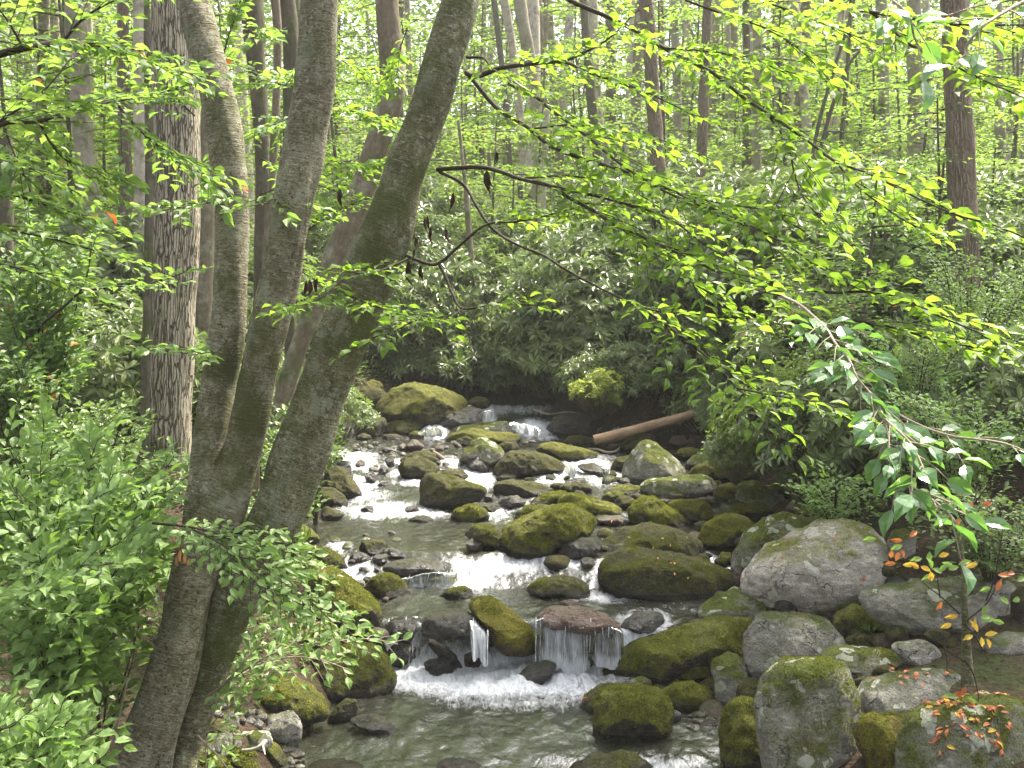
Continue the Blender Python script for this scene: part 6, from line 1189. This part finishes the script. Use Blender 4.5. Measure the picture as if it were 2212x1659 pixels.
row(12, 780, 1800, 24, 27, (1.4, 1.8), .3, 'far rhododendron at the top of the thicket among the trunk feet', 'rhododendron thicket, top')
row(8, 1000, 1900, 28, 31, (1.5, 2.0), .3, 'faint rhododendron farthest up the slope', 'rhododendron thicket, farthest')
row(9, -20, 300, 12.5, 14.5, (.9, 1.2), .0, 'pale shining rhododendron on the left bank behind the saplings', 'rhododendrons of the left bank')
row(7, -20, 500, 15.5, 18, (1.1, 1.4), .1, 'rhododendron between the trunks of the left bank', 'rhododendrons between the left trunks')
row(3, 500, 590, 13.5, 15.5, (.6, .75), -.05, 'rhododendron on the left bank behind the rightmost birch stem', 'rhododendrons behind the birch')
row(7, 1300, 1640, 17.0, 17.8, (.6, .8), .0, 'low rhododendron with its leaves just above the fallen log', 'low rhododendrons above the log')
row(6, 1560, 1780, 15.9, 16.8, (.55, .75), -.1, 'low dark rhododendron beside the tip of the fallen log', 'low rhododendrons beside the log tip')
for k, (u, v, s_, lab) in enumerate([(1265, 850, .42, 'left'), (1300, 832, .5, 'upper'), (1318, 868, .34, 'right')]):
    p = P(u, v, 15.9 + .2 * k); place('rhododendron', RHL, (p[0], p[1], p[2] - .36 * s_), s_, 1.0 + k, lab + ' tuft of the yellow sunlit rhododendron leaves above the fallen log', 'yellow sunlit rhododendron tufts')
for i, (u, v, d, s) in enumerate([(1590, 1010, 12.8, .34), (1750, 1050, 12.2, .36), (740, 925, 14.6, .4)]):
    p = P(u, v, d); place('rhododendron', RH[i % 5], (p[0], p[1], p[2] - .3 * s), s, i * 1.3,
        ['rhododendron rosette leaning over the mossy ball rock', 'low rhododendron sprig right of the small mossy stones', 'rhododendron sprig at the right edge of the leaning trunk by the calm water'][i], None)

# ------------------------------------------------------------ understory trees in flat layers, copied through the wood
def layered(seed, H=6.5, Rr=2.3, nb=20, leaf=.10, per=210):
    r = np.random.default_rng(seed); lf, wood = Leafs(), Acc()
    z = np.linspace(0, H, 14); T = np.stack([.12 * np.sin(z * .8 + seed), .1 * np.cos(z * .7 + seed), z - .3], -1); wood.add(*tube(T, np.linspace(.07, .015, 14), 7))
    for i in range(nb):
        h = H * (.12 + .86 * i / nb) + r.normal(0, .1); th = i * 2.4 + r.normal(0, .3); L = Rr * (1.05 - .55 * (h / H)) * r.uniform(.7, 1.1); dv = np.array([math.cos(th), math.sin(th), .12])
        t = np.linspace(0, 1, 8)[:, None]; C = np.array([0, 0, h]) + dv * L * t + np.array([0, 0, -.25]) * L * t ** 2; wood.add(*tube(C, np.linspace(.02, .004, 8), 4))
        n = int(per * L / Rr); q = r.random(n) ** .7; sdv = np.array([-dv[1], dv[0], 0]); w_ = r.normal(0, .22, n) * L * (.35 + q)
        p = np.array([0, 0, h]) + dv * (L * q)[:, None] + np.array([0, 0, -.25]) * L * (q ** 2)[:, None] + sdv * w_[:, None] + np.stack([0 * w_, 0 * w_, r.normal(0, .06, n) - .12 * np.abs(w_)], -1)
        a = r.uniform(0, 2 * np.pi, n); d = unit(dv * .8 + np.stack([np.cos(a), np.sin(a), -.2 + 0 * a], -1)); l = leaf * r.uniform(.6, 1.25, n)
        lf.add(p, d, unit(np.array([0, 0, 1.]) + r.normal(0, .38, (n, 3))), l, l * .62)
    return lf.mesh('foliage', M['canopy_leaf'], TL), wood.mesh('trunk', M['bark_dark'])
LAY = [layered(3), layered(4, 5.2, 2.0, 14), layered(5, 8.5, 2.9, 20, .12, 170), layered(6, 7.2, 2.6, 18, .11, 170)]
lay_far = []
for me, wd in LAY:
    m2 = me.copy(); m2.materials.clear(); m2.materials.append(M['far_leaf']); lay_far.append((m2, wd))
def wood_tree(u, d, k, s, label, group, far, dz=0):
    x = (u - CU) / FPX * d; root = thing('understory_tree', label, 'tree', (x, d, float(Gz(x, d)) - .1 + dz), group); root.rotation_euler = (0, 0, r.uniform(0, 6.3)); root.scale = (s,) * 3
    f, t = (lay_far if far else LAY)[k]; obj('foliage', f, root); obj('trunk', t, root)
for i in range(22): wood_tree(r.uniform(820, 2250), r.uniform(22, 32), r.integers(0, 4), r.uniform(.8, 1.15), 'layered young tree among the trunks above the rhododendrons', 'young trees above the thicket', i % 2 == 0)
for i in range(26): wood_tree(r.uniform(-60, 760), r.uniform(17, 27), r.integers(0, 4), r.uniform(.7, 1.0), 'layered young tree between the trunks at the upper left', 'young trees at the upper left', i % 2 == 0)
for i in range(90): wood_tree(r.uniform(-80, 2300), r.uniform(34, 52), r.integers(0, 4), r.uniform(1.0, 1.6), 'sunlit young tree deep in the bright wood', 'young trees deep in the wood', True)
for i in range(6): wood_tree(r.uniform(1750, 2260), r.uniform(12.5, 16), r.integers(0, 2), r.uniform(.6, .75), 'young dark leaved tree on the right bank near the reddish trunk', 'young trees on the right bank', False)

# ------------------------------------------------------------ the far wood: one mass of sunlit leaves with gaps
n = 230000; d = r.uniform(52, 92, n); x = r.uniform(-.55, .55, n) * d; zz = r.random(n) ** .9 * 31
g = Gz(x, d); p = np.stack([x, d, g + zz], -1)
cl = fbm(p * np.array([.22, .22, .35]), 3, 12) + .35 * fbm(p * 1.1, 2, 40)
top = (zz / 27)
keep = cl > -.75 + .6 * np.clip(top - .55, 0, 1)
p = p[keep]; n = len(p); a = r.uniform(0, 6.28, n)
V, F = leaves(p, np.stack([np.cos(a), np.sin(a), r.normal(-.2, .3, n)], -1), np.array([0, 0, 1.]) + r.normal(0, .45, (n, 3)), r.uniform(.22, .5, n), r.uniform(.16, .3, n), TL)
tag(obj('distant_woodland', mesh_np('distant_woodland', V, F, M['far_leaf'], smooth_=False)), 'far sunlit yellow green wood filling the background behind the trunks', 'woodland', kind='stuff')

# high canopy: crowns of the trees overhead, out of the picture, that shade the stream
def crown(c, R, n, seed):
    r_ = np.random.default_rng(seed); v = unit(r_.normal(0, 1, (n, 3))) * (r_.random((n, 1)) ** .4) * np.array([R, R, R * .45]) + c
    k = fbm(v * .55, 2, seed) > -.22; v = v[k]; m = len(v); a = r_.uniform(0, 6.28, m)
    return leaves(v, np.stack([np.cos(a), np.sin(a), r_.normal(-.2, .3, m)], -1), np.array([0, 0, 1.]) + r_.normal(0, .4, (m, 3)), r_.uniform(.25, .5, m), r_.uniform(.18, .32, m), TL)
for i, (x, y, z, R) in enumerate(CROWNS if 'CROWNS' in globals() else [(7.5, 14, 13.5, 3.4), (-3, 20, 13, 3.5)]):
    V, F = crown(np.array([x, y, z]), R, 2600, 500 + i)
    root = thing('canopy_tree', 'tall tree crown overhead, above the picture', 'tree', (x, y, float(Gz(x, y))), 'crowns overhead')
    child_at(obj('crown', mesh_np('crown', V, F, M['canopy_leaf'], smooth_=False)), root)

# ------------------------------------------------------------ ground cover on the banks
n = 42000; y = r.uniform(6, 21, n); side = r.random(n) < .6
L, R = np.interp(y, ey, eL), np.interp(y, ey, eR)
x = np.where(side, L - .25 - r.random(n) ** 1.3 * 5, R + 1.6 + r.random(n) ** 1.2 * 6)
p = np.stack([x, y, Gz(x, y)], -1); k = (fbm(p * 1.5, 2, 8) > -.15) & ~((x > 2.4) & (x < 4.6) & (y > 6) & (y < 9.2)); p = p[k]; n = len(p)
p[:, 2] += r.random(n) ** 1.5 * .30; a = r.uniform(0, 6.28, n); l = r.uniform(.035, .10, n)
V, F = leaves(p, np.stack([np.cos(a), np.sin(a), r.normal(.1, .3, n)], -1), np.array([0, -.2, 1.]) + r.normal(0, .4, (n, 3)), l, l * .45, TL)
tag(obj('ground_cover', mesh_np('ground_cover', V, F, M['cover_leaf'], smooth_=False)), 'low leafy ground cover on both banks', 'ground cover', kind='stuff')
n = 5000; x = r.uniform(1.5, 6, n); y = r.uniform(5.5, 11, n); k = x > np.interp(y, ey, eR) + .9; x, y = x[k], y[k]; n = len(x); a = r.uniform(0, 6.28, n); l = r.uniform(.02, .055, n)
V, F = leaves(np.stack([x, y, Gz(x, y) + .008], -1), np.stack([np.cos(a), np.sin(a), r.normal(0, .1, n)], -1), np.array([0, 0, 1.]) + r.normal(0, .25, (n, 3)), l, l * .4, TL)
tag(obj('leaf_litter', mesh_np('leaf_litter', V, F, M['dead_leaf'], smooth_=False)), 'brown leaf litter on the path at the right', 'leaf litter', kind='stuff')

# orange fallen leaves lying on the boulders
def top_z(o, C, V, x, y):
    q = V + C; dd = (q[:, 0] - x) ** 2 + (q[:, 1] - y) ** 2; k = np.argsort(dd)[:10]; return q[k, 2].max()
lm = {}
for m in ('orange_leaf', 'yellow_leaf'):
    V, F = leaves([[0, 0, 0]], [[1, 0, 0.]], [[0, 0, 1.]], [1.], [.5], TH); lm[m] = mesh_np('fallen_leaf', V, F, M[m], smooth_=False)
def litter(key, n, umin, umax, vmin, vmax, label, group, mats=('orange_leaf',), size=(.04, .07)):
    c = [t for t in TOPS if t[0].startswith(key)]
    if not c: print('no rock', key); return
    _, o, C, V = c[0]; q = V + C
    nz = unit(V)[:, 2]; u, v = to_px(q[:, 0], q[:, 1], q[:, 2]); ok = np.where((u > umin) & (u < umax) & (v > vmin) & (v < vmax) & (nz > -.05) & ((V[:, 1] < .1) | (nz > .55)))[0]
    if len(ok) == 0: print('no place', key, u.min(), u.max(), v.min(), v.max()); return
    for i in range(n):
        k = ok[r.integers(0, len(ok))]; s = r.uniform(*size); nn = unit(V[k] * np.array([.5, .9, 1.2]) + [0, 0, .2]) 
        f = obj('fallen_leaf', lm[mats[r.integers(0, len(mats))]], loc=q[k] + nn * .012)
        f.scale = (s, s, s); qt = Vector(nn + r.normal(0, .15, 3)).to_track_quat('Z', 'Y').to_matrix() @ Matrix.Rotation(r.uniform(0, 6.3), 3, 'Z'); f.rotation_euler = qt.to_euler()
        tag(f, label, 'leaf', group)
litter('bright mossy boulder strewn', 85, 2010, 2180, 1500, 1625, 'dry orange leaf on the mossy corner boulder at the bottom right', 'orange leaves on the corner boulder', ('orange_leaf', 'orange_leaf', 'orange_leaf', 'yellow_leaf'))
litter('light grey bolster', 14, 1890, 2060, 1445, 1490, 'orange leaf on the light grey bolster boulder', 'orange leaves on the bolster boulder')
litter('broad mossy slab with yellow', 6, 1390, 1560, 1200, 1260, 'small yellow leaf on the broad mossy slab', 'yellow leaves on the broad slab', ('yellow_leaf', 'orange_leaf'), (.03, .05))
litter('huge pale pinkish', 4, 1680, 1890, 1150, 1290, 'reddish leaf lying on the huge pale boulder', 'leaves on the huge pale boulder')
litter('broad mossy slab lying directly', 5, 1350, 1500, 1150, 1190, 'small yellow leaf on the back mossy slab', 'yellow leaves on the back slab', ('yellow_leaf',), (.03, .05))
litter('low brown rock with orange', 3, 1290, 1350, 1110, 1135, 'small orange leaf on the low brown rock beside the great egg boulder', 'orange leaves on the low brown rock', size=(.03, .05))
litter('small brown round rock with an orange', 2, 660, 710, 1535, 1565, 'orange leaf on the small round waterline stone', 'orange leaves on the waterline stone', size=(.05, .06))
litter('olive flat rock sloping', 1, 1240, 1320, 1500, 1560, 'bright orange leaf at the waterline of the olive sloping rock', None, size=(.06, .065))

# ------------------------------------------------------------ damp air
b = NB('haze_air'); pv = b.n('ShaderNodeVolumePrincipled'); pv.inputs['Color'].default_value = (.98, 1.0, .95, 1); pv.inputs['Density'].default_value = .0009; pv.inputs['Anisotropy'].default_value = .35
b.l(pv.outputs[0], b.out.inputs['Volume'])
V = np.array([[x, y, z] for x in (-80, 80) for y in (-14, 130) for z in (-3, 32.0)], float); V[:, 2] = np.where(V[:, 2] > 0, 40, -4)
F = np.array([[0, 1, 3, 2], [4, 6, 7, 5], [0, 4, 5, 1], [2, 3, 7, 6], [0, 2, 6, 4], [1, 5, 7, 3]])
tag(obj('haze', mesh_np('haze', V, F, b.m, smooth_=False)), 'thin bright haze in the air of the whole wood', 'haze', kind='stuff')

# grass tufts between the boulders
def tuft(p, n, L_, label, seed):
    q = np.random.default_rng(seed); a = q.uniform(0, 6.28, n); up = q.uniform(.5, 1.6, n)
    V, F = leaves(p + np.stack([np.cos(a), np.sin(a), 0 * a], -1) * q.random((n, 1)) * L_ * .5, np.stack([np.cos(a), np.sin(a), up], -1), np.stack([np.cos(a), np.sin(a), -.4 + 0 * a], -1), L_ * q.uniform(.5, 1.1, n), L_ * .09, TR)
    tag(obj('grass_tuft', mesh_np('grass_tuft', V - p, F, M['cover_leaf'], smooth_=False), loc=p), label, 'grass')
for k, (vw, x, y, n, L_, lab) in enumerate([('E', 870, 600, 90, .13, 'dark grass tuft growing at the right foot of the huge pale boulder'), ('E', 880, 700, 60, .11, 'grass blades hanging between the pale boulder and the bright hummock'), ('E', 980, 760, 110, .10, 'pale grass blades on the bright mossy hummock'),
        ('E', 1060, 820, 80, .08, 'short grass on the right side of the bright mossy hummock'), ('C', 400, 370, 60, .12, 'grass blades on the tiny moss cushion rock on the left bank'), ('C', 360, 190, 70, .15, 'long grass blades at the right foot of the leaning trunk')]):
    (u, v), = cv(vw, [(x, y)]); h = hit(u, v + 12); tuft(P(u, v, h[1] - .02), n, L_, lab, 700 + k)
